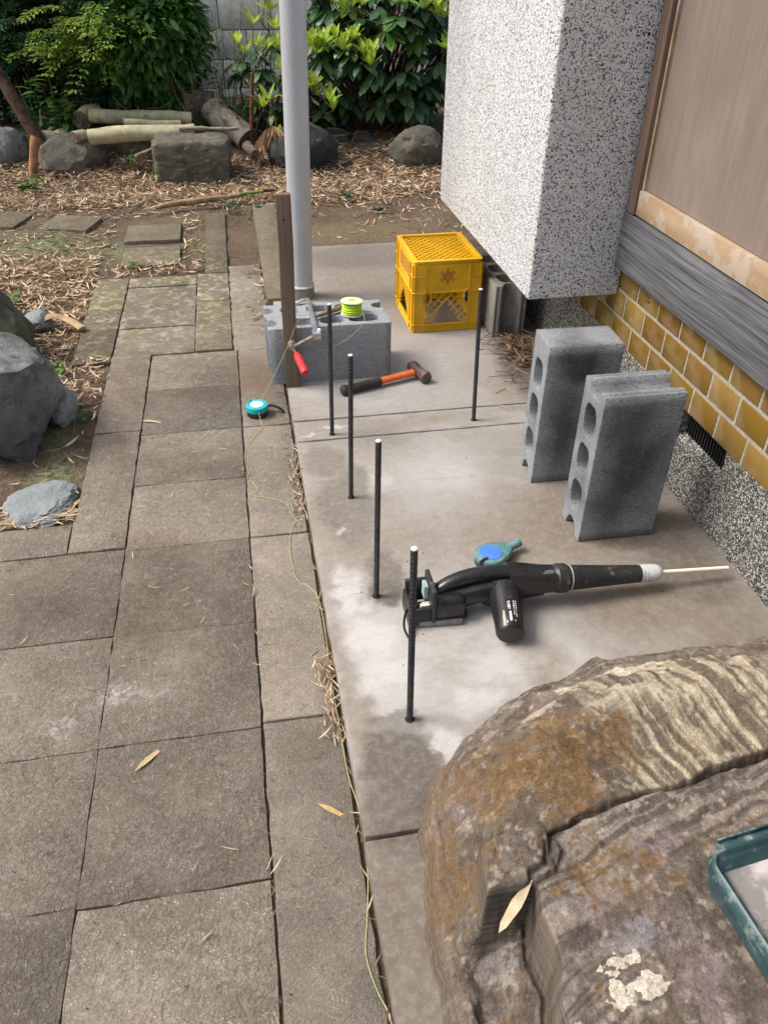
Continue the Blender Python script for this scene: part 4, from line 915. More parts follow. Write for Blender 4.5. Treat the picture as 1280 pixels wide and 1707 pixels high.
# nose
L3 = [(0.225, 0.482), (0.232, 0.545), (0.262, 0.562), (0.325, 0.562), (0.345, 0.52), (0.32, 0.49), (0.288, 0.478)]
d3 = poly_in(wx * 0.5 + BX * 0.5, wy * 0.5 + BY * 0.5, L3); z3 = np.where(d3 > 0, 0.105 + 0.108 * dome(d3, 0.010, 3.2), -1)
# lower slab
L2 = [(0.268, 0.0), (0.276, 0.34), (0.290, 0.395), (0.283, 0.45), (0.290, 0.492), (0.318, 0.503), (0.330, 0.548), (0.44, 0.577), (0.56, 0.592), (0.70, 0.612), (0.85, 0.655), (1.2, 0.70), (1.2, 0.0)]
d2 = poly_in(wx * 0.45 + BX * 0.55, wy * 0.45 + BY * 0.55, L2)
z2 = np.where(d2 > -0.004, 0.04 + 0.165 * dome(d2 + 0.004, 0.009, 3.2) + 0.022 * sstep(0.02, 0.2, d2), -1)
zz = np.maximum(np.maximum(z, z1), np.maximum(z3, z2)); lay = np.argmax(np.stack([z, z1, z3, z2]), 0)
# creases between the lobes, strata ridges, roughness
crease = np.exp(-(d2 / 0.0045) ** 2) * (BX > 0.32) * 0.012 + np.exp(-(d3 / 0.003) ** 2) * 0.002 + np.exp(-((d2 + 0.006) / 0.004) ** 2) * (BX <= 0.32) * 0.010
u_ = BX * math.cos(0.30) + BY * math.sin(0.30); v_ = -BX * math.sin(0.30) + BY * math.cos(0.30)
warp = (fbm(BX * 7, BY * 7, 51, 4) - 0.5)
st_up = fbm((BX + 0.22 * (BY - 0.75) + warp * 0.05) * 110, BY * 5 + 3, 61, 4)          # bands running away from the camera
st_lo = fbm(u_ * 6, (v_ + warp * 0.045) * 150, 71, 4)
up_m = (lay == 1) * sstep(0.44, 0.52, BX + (fbm(BX * 12, BY * 12, 77) - .5) * .1)
lo_m = (lay == 3) * sstep(0.14, 0.05, np.abs(d2) + (fbm(BX * 20, BY * 20, 79) - .5) * .06)
low = (lay == 0) | (lay == 2)
st_fl = fbm(u_ * 5 + 3, (zz * 1.4 + warp * 0.02) * 140, 81, 3)
rough_ = (fbm(BX * 25, BY * 25, 91, 5) - 0.5) * 0.016 + (fbm(BX * 110, BY * 110, 95, 4) - 0.5) * 0.0045
zz = zz + rough_ * sstep(-0.03, 0.03, zz) - crease + up_m * (st_up - 0.5) * 0.0035 + lo_m * (st_lo - 0.5) * 0.003 + low * (st_fl - 0.5) * 0.008 * sstep(-0.03, 0.03, zz)
# terraces on the flank give the layered look
zt = zz * 62 + fbm(BX * 9, BY * 9, 99, 3) * 3; zz = zz + np.where(low | (lay == 1), (np.abs((zt % 1) - 0.5) - 0.25) * 0.007 * sstep(0.02, 0.06, zz) * sstep(0.19, 0.15, zz), 0)
# colour of the stone, by region
def L(a, b, t): return np.array(a)[None, None, :] * (1 - t[..., None]) + np.array(b)[None, None, :] * t[..., None]
n1 = fbm(BX * 10, BY * 10, 101, 5); n2 = fbm(BX * 45, BY * 45, 103, 5, 0.65); n3 = fbm(BX * 180, BY * 180, 105, 3)
colr = L((0.095, 0.075, 0.060), (0.175, 0.142, 0.115), sstep(0.3, 0.7, n2))
colr = colr * (1 - 0.45 * sstep(0.5, 0.72, n1)[..., None]) + np.array((0.17, 0.135, 0.125)) * 0.45 * sstep(0.5, 0.72, n1)[..., None]
def put(mask, c): 
    global colr
    colr = colr * (1 - mask[..., None]) + np.array(c) * mask[..., None] if np.ndim(c) == 1 else colr * (1 - mask[..., None]) + c * mask[..., None]
put(lo_m * 0.8, L((0.100, 0.082, 0.074), (0.27, 0.235, 0.20), sstep(0.42, 0.62, st_lo)))
bands = L((0.145, 0.115, 0.085), (0.40, 0.355, 0.245), sstep(0.38, 0.56, st_up)); bands = np.where((st_up > 0.60)[..., None], L((0.36, 0.31, 0.22), (0.54, 0.47, 0.34), sstep(.6, .72, st_up)), bands)
put(up_m * 0.92, bands)
right = (lay == 1) * sstep(0.73, 0.78, BX - (BY - 0.7) * 0.2 + (n1 - .5) * .08); put(right * 0.75, L((0.20, 0.155, 0.115), (0.31, 0.25, 0.195), sstep(0.35, 0.65, fbm(u_ * 14, v_ * 40, 111, 4))))
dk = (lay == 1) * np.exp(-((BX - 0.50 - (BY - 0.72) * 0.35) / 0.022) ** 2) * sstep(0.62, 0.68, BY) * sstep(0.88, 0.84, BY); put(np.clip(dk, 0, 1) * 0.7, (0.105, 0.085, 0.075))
# cream patches along the crest and near the front
crest = (lay == 1) * sstep(0.28, 0.36, BX) * sstep(0.70, 0.63, BX) * sstep(0.70, 0.80, BY)
put(crest * sstep(0.47, 0.55, fbm(u_ * 22, v_ * 45, 121, 5)) * 0.9, (0.62, 0.54, 0.42))
put((lay == 1) * sstep(0.25, 0.3, BX) * sstep(0.46, 0.40, BX) * sstep(0.74, 0.80, BY) * 0.45, (0.26, 0.195, 0.185))
rust = np.zeros(BX.shape); chalk = np.zeros(BX.shape)
def orange(cx, cy, rx, ry, s_, th=0.45):
    global rust
    e = np.clip(1.25 - np.hypot((BX - cx) / rx, (BY - cy) / ry) , 0, 1); mk_ = sstep(th, th + 0.12, n2 * 0.6 + n1 * 0.4 + e * 0.25 - 0.12) * sstep(0, 0.3, e)
    rust = np.maximum(rust, np.clip((n2 * 0.6 + n1 * 0.4 + e * 0.35 - th - 0.05) * 3.2 + 0.1, 0, 1) * s_ * sstep(0, 0.3, e))
orange(0.36, 0.66, 0.16, 0.10, 0.8, 0.40); orange(0.205, 0.60, 0.06, 0.12, 0.75, 0.43); orange(0.25, 0.72, 0.05, 0.08, 0.7, 0.45); orange(0.46, 0.63, 0.16, 0.04, 0.6, 0.46)
orange(0.38, 0.48, 0.12, 0.07, 0.65, 0.47); orange(0.17, 0.50, 0.05, 0.1, 0.5, 0.5); orange(0.54, 0.50, 0.12, 0.05, 0.5, 0.53); orange(0.22, 0.38, 0.1, 0.1, 0.5, 0.5); orange(0.36, 0.32, 0.12, 0.08, 0.45, 0.53); orange(0.30, 0.53, 0.03, 0.03, 0.5, 0.45)
for i, (cx, cy, rx, ry, s_) in enumerate([(0.355, 0.372, 0.026, 0.010, 0.9), (0.343, 0.340, 0.015, 0.015, 0.98), (0.375, 0.343, 0.020, 0.013, 0.98), (0.283, 0.318, 0.006, 0.008, 0.9), (0.245, 0.350, 0.022, 0.012, 0.45), (0.24, 0.445, 0.024, 0.02, 0.45), (0.39, 0.40, 0.03, 0.02, 0.4), (0.36, 0.395, 0.05, 0.012, 0.35)]):
    e = 1 - np.hypot((BX - cx) / rx, (BY - cy) / ry) + (fbm(BX * 130, BY * 130, 130 + i, 4) - 0.5) * 2.0
    if s_ > 0.6: chalk = np.maximum(chalk, sstep(-0.25, 0.35, e) * s_)
    else: put(sstep(0.0, 0.18, e) * s_, (0.30, 0.29, 0.31))
for cx, cy, rx, ry in [(0.34, 0.435, 0.03, 0.03), (0.44, 0.33, 0.03, 0.06), (0.47, 0.50, 0.03, 0.03), (0.23, 0.66, 0.04, 0.04), (0.2, 0.36, 0.04, 0.04)]:
    e = 1 - np.hypot((BX - cx) / rx, (BY - cy) / ry) + (n2 - 0.5) * 2.5; put(sstep(0, 0.4, e) * 0.4, (0.25, 0.19, 0.205))
put(sstep(0.62, 0.70, fbm(BX * 90, BY * 90, 141, 4)) * 0.5, (0.42, 0.37, 0.30)); put(sstep(0.60, 0.72, fbm(BX * 30, BY * 30, 151, 5)) * 0.5, (0.075, 0.058, 0.045))
put(low * sstep(0.55, 0.65, st_fl) * 0.35, (0.28, 0.25, 0.21))
colr = colr * 1.10; put(np.clip(crease * 90, 0, 0.75), (0.05, 0.04, 0.032))  # shade in the clefts painted dark into the stone colour
k = NT('boulder_stone', 0.75, 0.3); p_ = k.pos()
cc = k.attr('stone'); ru = k.math('ADD', k.attrf('rust'), k.math('MULTIPLY', k.math('SUBTRACT', k.noise(p_, 38, 6, 0.7), 0.55), 1.6)); chk = k.attrf('chalk'); hf = k.noise(p_, 150, 8, 0.78); hf2 = k.noise(p_, 420, 4, 0.8)
cc = k.mix(k.math('MULTIPLY', k.mr(k.math('ADD', ru, k.math('MULTIPLY', k.math('SUBTRACT', hf, 0.5), 2.6)), 0.50, 0.62), 0.75), cc, k.ramp(hf2, [(0.35, (0.105, 0.068, 0.028)), (0.55, (0.195, 0.105, 0.026)), (0.7, (0.32, 0.175, 0.035))]))
cc = k.mix(k.mr(k.math('ADD', chk, k.math('MULTIPLY', k.math('SUBTRACT', k.noise(p_, 110, 8, 0.75), 0.5), 1.6)), 0.50, 0.58), cc, (0.60, 0.55, 0.46))
f1 = k.noise(p_, 300, 5, 0.7); f2 = k.noise(p_, 900, 3, 0.7); f3 = k.noise(p_, 90, 5, 0.65)
cc = k.mix(1.0, cc, k.ramp(f1, [(0.28, 0.45), (0.5, 1.0), (0.72, 1.35)]), 'MULTIPLY')
cc = k.mix(1.0, cc, k.ramp(f3, [(0.3, 0.72), (0.6, 1.12)]), 'MULTIPLY')
cc = k.mix(k.mr(k.vor(p_, 260), 0.14, 0.05, 0, 0.6), cc, (0.5, 0.46, 0.40))
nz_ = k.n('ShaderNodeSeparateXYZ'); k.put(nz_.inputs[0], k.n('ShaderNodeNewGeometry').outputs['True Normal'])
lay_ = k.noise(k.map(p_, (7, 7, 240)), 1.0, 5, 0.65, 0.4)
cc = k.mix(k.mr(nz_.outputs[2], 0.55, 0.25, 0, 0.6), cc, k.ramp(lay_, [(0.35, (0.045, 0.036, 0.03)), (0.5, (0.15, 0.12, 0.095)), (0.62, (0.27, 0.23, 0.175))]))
k.col(cc); k.rough(k.mr(f3, 0.3, 0.7, 0.62, 0.9)); b1 = k.bump(f3, 0.006, 0.7); b1 = k.bump(k.noise(p_, 220, 8, 0.8), 0.004, 0.9, b1); k.bump(f2, 0.0008, 0.7, b1)
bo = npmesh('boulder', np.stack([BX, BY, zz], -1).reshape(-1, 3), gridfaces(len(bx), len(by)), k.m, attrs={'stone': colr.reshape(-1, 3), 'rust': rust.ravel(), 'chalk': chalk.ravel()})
tag(bo, 'huge layered brown and ochre boulder filling the lower right foreground', 'boulder')

# ------------------------------------------------------------------ teal tray on the boulder
tr = simple('scuffed_teal_tray', (0.030, 0.078, 0.088), 0.42, 0.45, var=0.25, vs=30, bump=0.0006, bs=90, dirt=((0.30, 0.33, 0.33), 26, 0.52, 0.72))
trin = simple('grey_dusty_tray_floor', (0.20, 0.19, 0.185), 0.7, 0.3, var=0.25, vs=16, bump=0.0008, bs=70, dirt=((0.45, 0.43, 0.42), 12, 0.5, 0.62))
t = thing('plastic_tray', 'dusty teal plastic tray lying on the boulder at the right edge', 'tray', (0.477, 0.440, 0.247), (R(1.0), R(-1.5), R(6)))
def rrect(x0, y0, x1, y1, r, n=7):
    P = []
    for cx, cy, st in ((x1 - r, y0 + r, -90), (x1 - r, y1 - r, 0), (x0 + r, y1 - r, 90), (x0 + r, y0 + r, 180)):
        for k_ in range(n + 1):
            a = R(st + 90 * k_ / n); P.append((cx + r * math.cos(a), cy + r * math.sin(a)))
    return P
def loft(rings):
    m = MB(); n = len(rings[0][0]); vs = [(x, y, z_) for P, z_ in rings for x, y in P]; fs = []
    for i in range(len(rings) - 1):
        for k_ in range(n): fs.append((i * n + k_, i * n + (k_ + 1) % n, (i + 1) * n + (k_ + 1) % n, (i + 1) * n + k_))
    return m.add(vs, fs), n
W2, D2 = 0.30, 0.19
def rg(i, z_, r=0.022): return (rrect(i, -D2 + i, W2 - i, -i, max(0.004, r - i)), z_)
m, n = loft([rg(0.006, 0.0), rg(0.001, 0.022), rg(0.0, 0.030), rg(-0.0015, 0.034), rg(-0.001, 0.046), rg(0.001, 0.050), rg(0.004, 0.0515), rg(0.006, 0.050), rg(0.0065, 0.046), rg(0.011, 0.044), rg(0.0125, 0.043), rg(0.017, 0.030), rg(0.019, 0.0285)])
m.build('tray_body', tr, t, smooth=True, angle=60)
m = MB(); m.add([(x, y, 0.0283) for x, y in rrect(0.0185, -D2 + 0.0185, W2 - 0.0185, -0.0185, 0.008)], [tuple(range(32))]); fl = m.build('tray_floor', trin, t)
MB().lathe([(0.0058, 0.0284), (0.0062, 0.0293), (0.0050, 0.0296), (0.0045, 0.0288), (0.001, 0.0286)], 20, Matrix.Translation((0.029, -0.086, 0))).build('round_boss', trin, t, smooth=True)
m = MB(); m.bb((0.026, -0.001, 0.036), (0.27, 0.012, 0.043)).bb((0.026, 0.0095, 0.0432), (0.27, 0.0125, 0.050)); m.build('hinge_flap', tr, t, bevel=0.0012, smooth=True)

# ------------------------------------------------------------------ rocks
def rock_mat(name, a, b, c2, lich=None, scale=1.0):
    k = NT(name, 0.88, 0.22); o = k.obj(); n_ = k.noise(o, 7 * scale, 6, 0.65); f = k.noise(o, 90 * scale, 4, 0.7); g = k.noise(o, 22 * scale, 5, 0.6)
    c = k.ramp(n_, [(0.3, a), (0.55, b), (0.75, c2)]); c = k.mix(k.mr(f, 0.4, 0.7, 0, 0.45), c, a)
    if lich: c = k.mix(k.mr(g, 0.52, 0.64, 0, 0.75), c, lich)
    k.col(c); b_ = k.bump(g, 0.016, 0.9); k.bump(k.noise(o, 70 * scale, 8, 0.8), 0.006, 0.9, b_); return k.m
RM = {'grey': rock_mat('grey_stone', (0.10, 0.106, 0.11), (0.21, 0.22, 0.222), (0.34, 0.35, 0.35), (0.12, 0.125, 0.105)),
      'blue': rock_mat('blue_grey_stone', (0.19, 0.215, 0.225), (0.28, 0.31, 0.32), (0.38, 0.41, 0.41)),
      'moss': rock_mat('mossy_stone', (0.06, 0.062, 0.05), (0.12, 0.12, 0.09), (0.2, 0.2, 0.16), (0.075, 0.095, 0.03)),
      'brown': rock_mat('brown_grey_stone', (0.075, 0.068, 0.055), (0.15, 0.14, 0.115), (0.26, 0.245, 0.20), (0.14, 0.135, 0.09)),
      'dark': rock_mat('dark_stone', (0.03, 0.031, 0.03), (0.065, 0.067, 0.065), (0.12, 0.12, 0.115))}
def rock(label, c, s, mat, seed, cuts=9, sub=4, rz=0.0, amp=0.16, group=None, name='garden_rock', keep=0.72):
    bm = bmesh.new(); bmesh.ops.create_icosphere(bm, subdivisions=sub, radius=1.0); r = random.Random(seed)
    pl = []
    for i in range(cuts):
        n = Vector((r.gauss(0, 1), r.gauss(0, 1), r.gauss(0, 0.8))).normalized(); pl.append((n, r.uniform(keep, keep + 0.2)))
    off = Vector((r.uniform(-9, 9), r.uniform(-9, 9), r.uniform(-9, 9)))
    for v in bm.verts:
        p = v.co.copy()
        for n, d in pl:
            e = p.dot(n) - d
            if e > 0: p -= n * e * 0.93
        p *= 1 + amp * mnoise.fractal(p * 1.3 + off, 0.8, 2.1, 3) + 0.05 * mnoise.fractal(p * 5 + off, 0.9, 2.0, 4) + 0.028 * mnoise.fractal(p * 15 + off, 0.7, 2.0, 3)
        v.co = Vector((p.x * s[0], p.y * s[1], p.z * s[2]))
    me = bpy.data.meshes.new(name); bm.to_mesh(me); bm.free(); me.materials.append(mat)
    me.polygons.foreach_set('use_smooth', [True] * len(me.polygons)); me.set_sharp_from_angle(angle=R(28))
    o = link(bpy.data.objects.new(name, me)); o.location = c; o.rotation_euler = (0, 0, rz)
    return tag(o, label, 'rock', group)
G_ = 'rocks edging the planted bed'
rock('tall angular blue grey rock at the left edge beside the kerb', (-0.80, 2.26, 0.055), (0.235, 0.28, 0.27), RM['grey'], 8, 14, 5, 0.3, 0.10, keep=0.60)
rock('mossy rounded rock behind the tall grey rock at the left edge', (-0.93, 2.80, 0.06), (0.16, 0.15, 0.20), RM['moss'], 12, 6, 4)
rock('small pale stone tucked against the right foot of the tall grey rock', (-0.605, 2.33, -0.02), (0.055, 0.09, 0.055), RM['blue'], 5, 8, 4)
rock('flat blue grey stone set in the soil by the kerb corner', (-0.585, 1.815, -0.036), (0.100, 0.105, 0.024), RM['blue'], 33, 10, 5, 0.1, 0.06, keep=0.7)
rock('small pale stone lying behind the mossy rock in the litter', (-0.79, 3.02, -0.01), (0.05, 0.07, 0.04), RM['blue'], 6, 6, 3)
rock('dark faceted rock at the far left end of the edging rocks', (-1.42, 5.62, 0.06), (0.17, 0.15, 0.16), RM['grey'], 21, 9, 4, group=G_)
rock('rounded grey rock below the stacked logs', (-0.99, 5.50, 0.045), (0.225, 0.17, 0.155), RM['brown'], 24, 5, 4, 0.1, group=G_)
rock('low greenish flat rock between the rounded rock and the big block', (-0.60, 5.66, 0.01), (0.14, 0.12, 0.11), RM['moss'], 26, 8, 4, group=G_)
rb = rock('large squared stone block with a flat worn top in the leaf litter', (-0.235, 5.24, 0.075), (0.27, 0.18, 0.155), RM['brown'], 27, 0, 5, -0.03, 0.05, group=G_)
me = rb.data
for v in me.vertices:
    x, y, z_ = v.co.x / 0.27, v.co.y / 0.18, v.co.z / 0.155; q_ = (abs(x) ** 9 + abs(y) ** 9 + abs(z_) ** 9) ** (1 / 9); L_ = math.sqrt(x * x + y * y + z_ * z_)
    f = (L_ / q_) * 0.84; v.co.x *= f * (1 + 0.06 * z_ - 0.03); v.co.y *= f; v.co.z *= f
rock('dark rounded rock partly hidden behind the grey pole', (0.445, 5.38, 0.085), (0.21, 0.17, 0.185), RM['dark'], 30, 7, 4, 0.2, group=G_)
rock('pale egg shaped rock under the shrub near the pebbledash box', (1.18, 5.36, 0.06), (0.175, 0.14, 0.135), RM['brown'], 31, 3, 4, 0.1, group=G_)
rock('half buried dark rock in shade between the pole rock and the egg shaped rock', (0.70, 5.80, 0.03), (0.13, 0.1, 0.10), RM['dark'], 35, 6, 3, group=G_)
rock('smaller half buried dark rock beside the egg shaped rock', (0.90, 5.78, 0.02), (0.10, 0.09, 0.085), RM['dark'], 36, 6, 3, group=G_)
rock('grey slab of stone leaning behind the leaf litter to the left of the shrub', (0.05, 5.95, 0.12), (0.17, 0.12, 0.14), RM['brown'], 37, 9, 4, 0.5, group=G_)

# ------------------------------------------------------------------ logs, branches, stump
bark = simple('pale_green_bark', (0.46, 0.43, 0.27), 0.75, 0.25, var=0.2, vs=18, bump=0.003, bs=60, dirt=((0.17, 0.14, 0.08), 14, 0.55, 0.75))
bbr = simple('brown_bark', (0.10, 0.062, 0.042), 0.85, 0.2, var=0.4, vs=30, bump=0.004, bs=60)
obr = simple('orange_bark', (0.34, 0.17, 0.09), 0.8, 0.2, var=0.35, vs=20, bump=0.003, bs=60)
cut = simple('weathered_log_end', (0.155, 0.13, 0.105), 0.9, 0.15, var=0.35, vs=50, bump=0.002)
tan = simple('dry_tan_culm', (0.44, 0.31, 0.18), 0.7, 0.25, var=0.3, vs=18)
def log(label, a, b, r, mat, name='log', cat='log', grp=None, wob=0.06, seed=1, ends=True, taper=0.9, n=14):
    rr_ = random.Random(seed); a, b = Vector(a), Vector(b); L_ = (b - a).length; N_ = max(6, int(L_ / 0.06)); o = (a + b) / 2
    t = thing(name, label, cat, o, group=grp); pts = []; rad = []
    s1, s2 = rr_.uniform(0, 6), rr_.uniform(0, 6)
    for i in range(N_ + 1):
        u = i / N_; p = a.lerp(b, u) - o; p += Vector((math.sin(u * 5 + s1), math.cos(u * 4 + s2), math.sin(u * 6 + s2))) * r * wob * 2; pts.append(p)
        rad.append(r * (1 - (1 - taper) * u) * (1 + rr_.uniform(-wob, wob)))
    MB().tube(pts, rad, n, caps=True).build('bark', mat, t, smooth=True, angle=60)
    if ends:
        for P_, Q_, rd in ((pts[0], pts[1], rad[0]), (pts[-1], pts[-2], rad[-1])):
            d = (P_ - Q_).normalized(); MB().tube([P_ + d * 0.0005, P_ + d * 0.004], rd * 0.93, n).build('sawn_end', cut, t)
    return t
GL = 'cut logs stacked on the rocks'
log('front pale green log lying across the rocks, the longest of the stack', (-0.84, 5.40, 0.185), (-0.205, 5.40, 0.205), 0.047, bark, grp=GL, seed=2, taper=0.95)
log('upper pale log resting behind the front log', (-0.86, 5.62, 0.27), (-0.24, 5.72, 0.215), 0.042, bark, grp=GL, seed=3)
log('thin pale log wedged between the two long logs', (-0.64, 5.52, 0.235), (-0.30, 5.56, 0.215), 0.025, bark, grp=GL, seed=4)
log('short thick dark ended log at the left of the stack', (-0.90, 5.62, 0.245), (-0.84, 5.80, 0.26), 0.055, bark, grp=GL, seed=5)
log('short stubby log end at the left foot of the stack', (-0.93, 5.42, 0.185), (-0.85, 5.52, 0.17), 0.035, bark, grp=GL, seed=6)
log('stump of sawn log beside the orange branch', (-1.13, 5.50, 0.15), (-1.02, 5.62, 0.15), 0.055, bark, grp=GL, seed=7)
log('dark brown trunk leaning in from the left edge', (-1.36, 5.60, 0.60), (-1.10, 5.48, 0.06), 0.036, bbr, 'branch', 'branch', seed=8, taper=1.1)
log('orange brown bare branch standing on the litter by the dark trunk', (-1.14, 5.36, 0.20), (-1.21, 5.30, -0.05), 0.028, obr, 'branch', 'branch', seed=9, taper=0.8)
log('reddish brown broken stem standing among the shrub shoots left of the pole', (0.175, 5.62, 0.48), (0.12, 5.60, 0.0), 0.013, simple('red_brown_bark', (0.17, 0.075, 0.04), 0.85, 0.2, var=0.4, vs=30), 'branch', 'branch', seed=10, taper=1.1)
log('grey slanting sawn log between the squared stone and the pole', (-0.10, 5.85, 0.26), (0.10, 5.62, 0.10), 0.085, simple('grey_dead_wood', (0.24, 0.215, 0.17), 0.85, 0.2, var=0.3, vs=25, bump=0.003), grp=None, seed=11)
log('small round log end poking from the twigs right of the squared stone', (0.10, 5.5, 0.09), (0.14, 5.34, 0.07), 0.034, cut, seed=12)
log('flat brown plank standing upright behind the logs', (-0.29, 6.0, 0.22), (-0.10, 6.0, 0.22), 0.13, simple('grey_brown_plank', (0.22, 0.18, 0.14), 0.85, 0.2, var=0.3), 'stump', 'stump', seed=13, wob=0.02)
log('pale bare branch lying in front of the front log', (-0.58, 5.28, 0.10), (-0.30, 5.42, 0.16), 0.009, tan, 'branch', 'branch', seed=14, wob=0.3, ends=False)
log('grey stick lying along the top of the squared stone', (-0.30, 5.34, 0.225), (0.06, 5.36, 0.22), 0.011, simple('grey_stick', (0.28, 0.25, 0.19), 0.8, var=0.3), 'branch', 'branch', seed=15, wob=0.2, ends=False)
cul = thing('bamboo_culm', 'fallen tan bamboo culm with a green dark tipped end on the litter', 'bamboo', (-0.1, 4.62, -0.01))
MB().tube([(-0.34, -0.08, -0.006), (-0.25, -0.05, 0.004), (-0.1, -0.02, 0.008), (0.05, 0.02, 0.010), (0.14, 0.05, 0.014)], [0.010, 0.016, 0.018, 0.014, 0.011], 10).build('dry_culm', simple('brown_culm', (0.33, 0.22, 0.13), 0.85, 0.2, var=0.4, vs=30, bump=0.002), cul, smooth=True)
MB().tube([(0.14, 0.05, 0.018), (0.25, 0.085, 0.016)], 0.0095, 10).build('green_culm', simple('green_culm', (0.20, 0.30, 0.05), 0.5), cul, smooth=True)
MB().tube([(0.25, 0.085, 0.02), (0.32, 0.10, 0.018)], [0.009, 0.007], 10).build('dark_tip', bbr, cul, smooth=True)
cul2 = thing('bamboo_culm', 'split brown bamboo sheath lying by the mossy rock', 'bamboo', (-0.70, 3.02, -0.02))
MB().tube(catmull([(-0.09, -0.03, 0.01), (-0.04, -0.01, 0.03), (0.02, -0.02, 0.02), (0.08, -0.07, 0.0)], 5), 0.020, 8, sq=(1, 0.35, 2)).build('sheath', tan, cul2, smooth=True)

# ------------------------------------------------------------------ leaves, merged by numpy
def rotm(az, tilt, roll):
    ca, sa, ct, st, cr, sr = np.cos(az), np.sin(az), np.cos(tilt), np.sin(tilt), np.cos(roll), np.sin(roll); Z = np.zeros_like(ca); O = Z + 1
    Rz = np.stack([np.stack([ca, -sa, Z], -1), np.stack([sa, ca, Z], -1), np.stack([Z, Z, O], -1)], -2)
    Ry = np.stack([np.stack([ct, Z, -st], -1), np.stack([Z, O, Z], -1), np.stack([st, Z, ct], -1)], -2)
    Rx = np.stack([np.stack([O, Z, Z], -1), np.stack([Z, cr, -sr], -1), np.stack([Z, sr, cr], -1)], -2)
    return Rz @ Ry @ Rx
def leaf_tpl(wf=0.3, fold=0.12, droop=0.15, obov=0.5):
    """leaf of unit length along +x: 3 rows across"""
    xs_ = [0.0, 0.28, obov + 0.12, 0.86, 1.0]; ws = [0.02, 0.75, 1.0, 0.62, 0.0]; V = []; F = []
    for x, w_ in zip(xs_, ws):
        zc = -droop * x * x; V += [(x, -w_ * wf / 2, zc + fold * w_ * wf), (x, 0, zc), (x, w_ * wf / 2, zc + fold * w_ * wf)]
    for i in range(4):
        b = i * 3; F += [(b, b + 3, b + 4, b + 1), (b + 1, b + 4, b + 5, b + 2)]
    return np.array(V), np.array(F)
def leaf_tpl_s(wf=0.35, fold=0.15, droop=0.1):
    V = np.array([(0, 0, 0), (0.45, -wf / 2, fold * wf), (0.5, 0, -droop * .2), (0.45, wf / 2, fold * wf), (1, 0, -droop)]); F = np.array([(0, 1, 2), (0, 2, 3), (1, 4, 2), (2, 4, 3)]); return V, F
def instances(tpl, pos, az, tilt, roll, size, col):
    V, F = tpl; Rm_ = rotm(az, tilt, roll); P_ = np.einsum('nij,kj->nki', Rm_, V) * size[:, None, None] + pos[:, None, :]
    n = len(pos); k_ = len(V); FF = (F[None] + (np.arange(n) * k_)[:, None, None]).reshape(-1, F.shape[1]); CC = np.repeat(col, k_, 0)
    return P_.reshape(-1, 3), FF, CC
def leafmat(name, rough=0.45, spec=0.4, trans=0.25, var=0.3):
    k = NT(name, rough, spec); c = k.attr('leaf'); n_ = k.noise(k.pos(), 60, 3)
    c = k.mix(1.0, c, k.ramp(n_, [(0.3, 1 - var), (0.7, 1 + var * 0.5)]), 'MULTIPLY'); k.col(c)
    if trans:
        td = k.n('ShaderNodeBsdfTranslucent'); k.put(td.inputs[0], c); ms = k.n('ShaderNodeMixShader'); ms.inputs[0].default_value = trans
        k.t.links.new(k.b.outputs[0], ms.inputs[1]); k.t.links.new(td.outputs[0], ms.inputs[2])
        k.t.links.new(ms.outputs[0], k.t.nodes['Material Output'].inputs['Surface'])
    return k.m
LM = {'gloss': leafmat('glossy_leaf', 0.3, 0.5, 0.22), 'matt': leafmat('soft_leaf', 0.5, 0.35, 0.4), 'dry': leafmat('dry_leaf', 0.8, 0.2, 0.1, 0.25)}
nr = np.random.default_rng(5)
def lerpc(a, b, t): return np.array(a)[None] * (1 - t[:, None]) + np.array(b)[None] * t[:, None]
def crown_points(n, c, r, inner=0.35, floor=-1.0):
    d = nr.normal(size=(n * 2, 3)); d /= np.linalg.norm(d, axis=1)[:, None]; rad = inner + (1 - inner) * nr.random(n * 2) ** 0.5
    lump = 0.82 + 0.36 * fbm(d[:, 0] * 2.4 + c[0] * 3 + 5, d[:, 1] * 2.4 + d[:, 2] * 2 + 9, 7, 3)
    p = d * (rad * lump)[:, None]; p = p[p[:, 2] > floor][:n]; d = p / (np.linalg.norm(p, axis=1)[:, None] + 1e-6)
    return p * np.array(r) + np.array(c), d
def crown(name, parent, n, c, r, size, ca, cb, tpl, mat, inner=0.35, floor=-0.9, droop=0.5, kind='stuff'):
    p, d = crown_points(n, c, r, inner, floor); m_ = len(p)
    az = np.arctan2(d[:, 1], d[:, 0]) + nr.normal(0, 0.8, m_); tilt = d[:, 2] * 0.7 - droop * nr.random(m_) + nr.normal(0, 0.3, m_)
    t_ = nr.random(m_); col = lerpc(ca, cb, t_ ** 1.5)
    V, F, K = instances(tpl, p, az, tilt, nr.normal(0, 0.5, m_), size * nr.uniform(0.65, 1.2, m_), col)
    o = npmesh(name, V, F, mat, parent, True, {'leaf': K})
    if parent is not None: o.location = -parent.location
    if kind: o['kind'] = kind
    return o
def stems(name, parent, base, tips, mat, r0=0.012, r1=0.003, sag=0.1, n=6):
    m = MB()
    for b, tp in zip(base, tips):
        b, tp = Vector(b), Vector(tp); mid = b.lerp(tp, 0.5) + Vector((0, 0, -sag * (tp - b).length)) + Vector((rng.uniform(-.03, .03),) * 3)
        P_ = catmull([b, mid, tp], 4); k_ = len(P_); m.tube(P_, [r0 + (r1 - r0) * i / (k_ - 1) for i in range(k_)], n, caps=False)
    o = m.build(name, mat, parent, smooth=True); o.location = -parent.location; o['kind'] = 'stuff'; return o
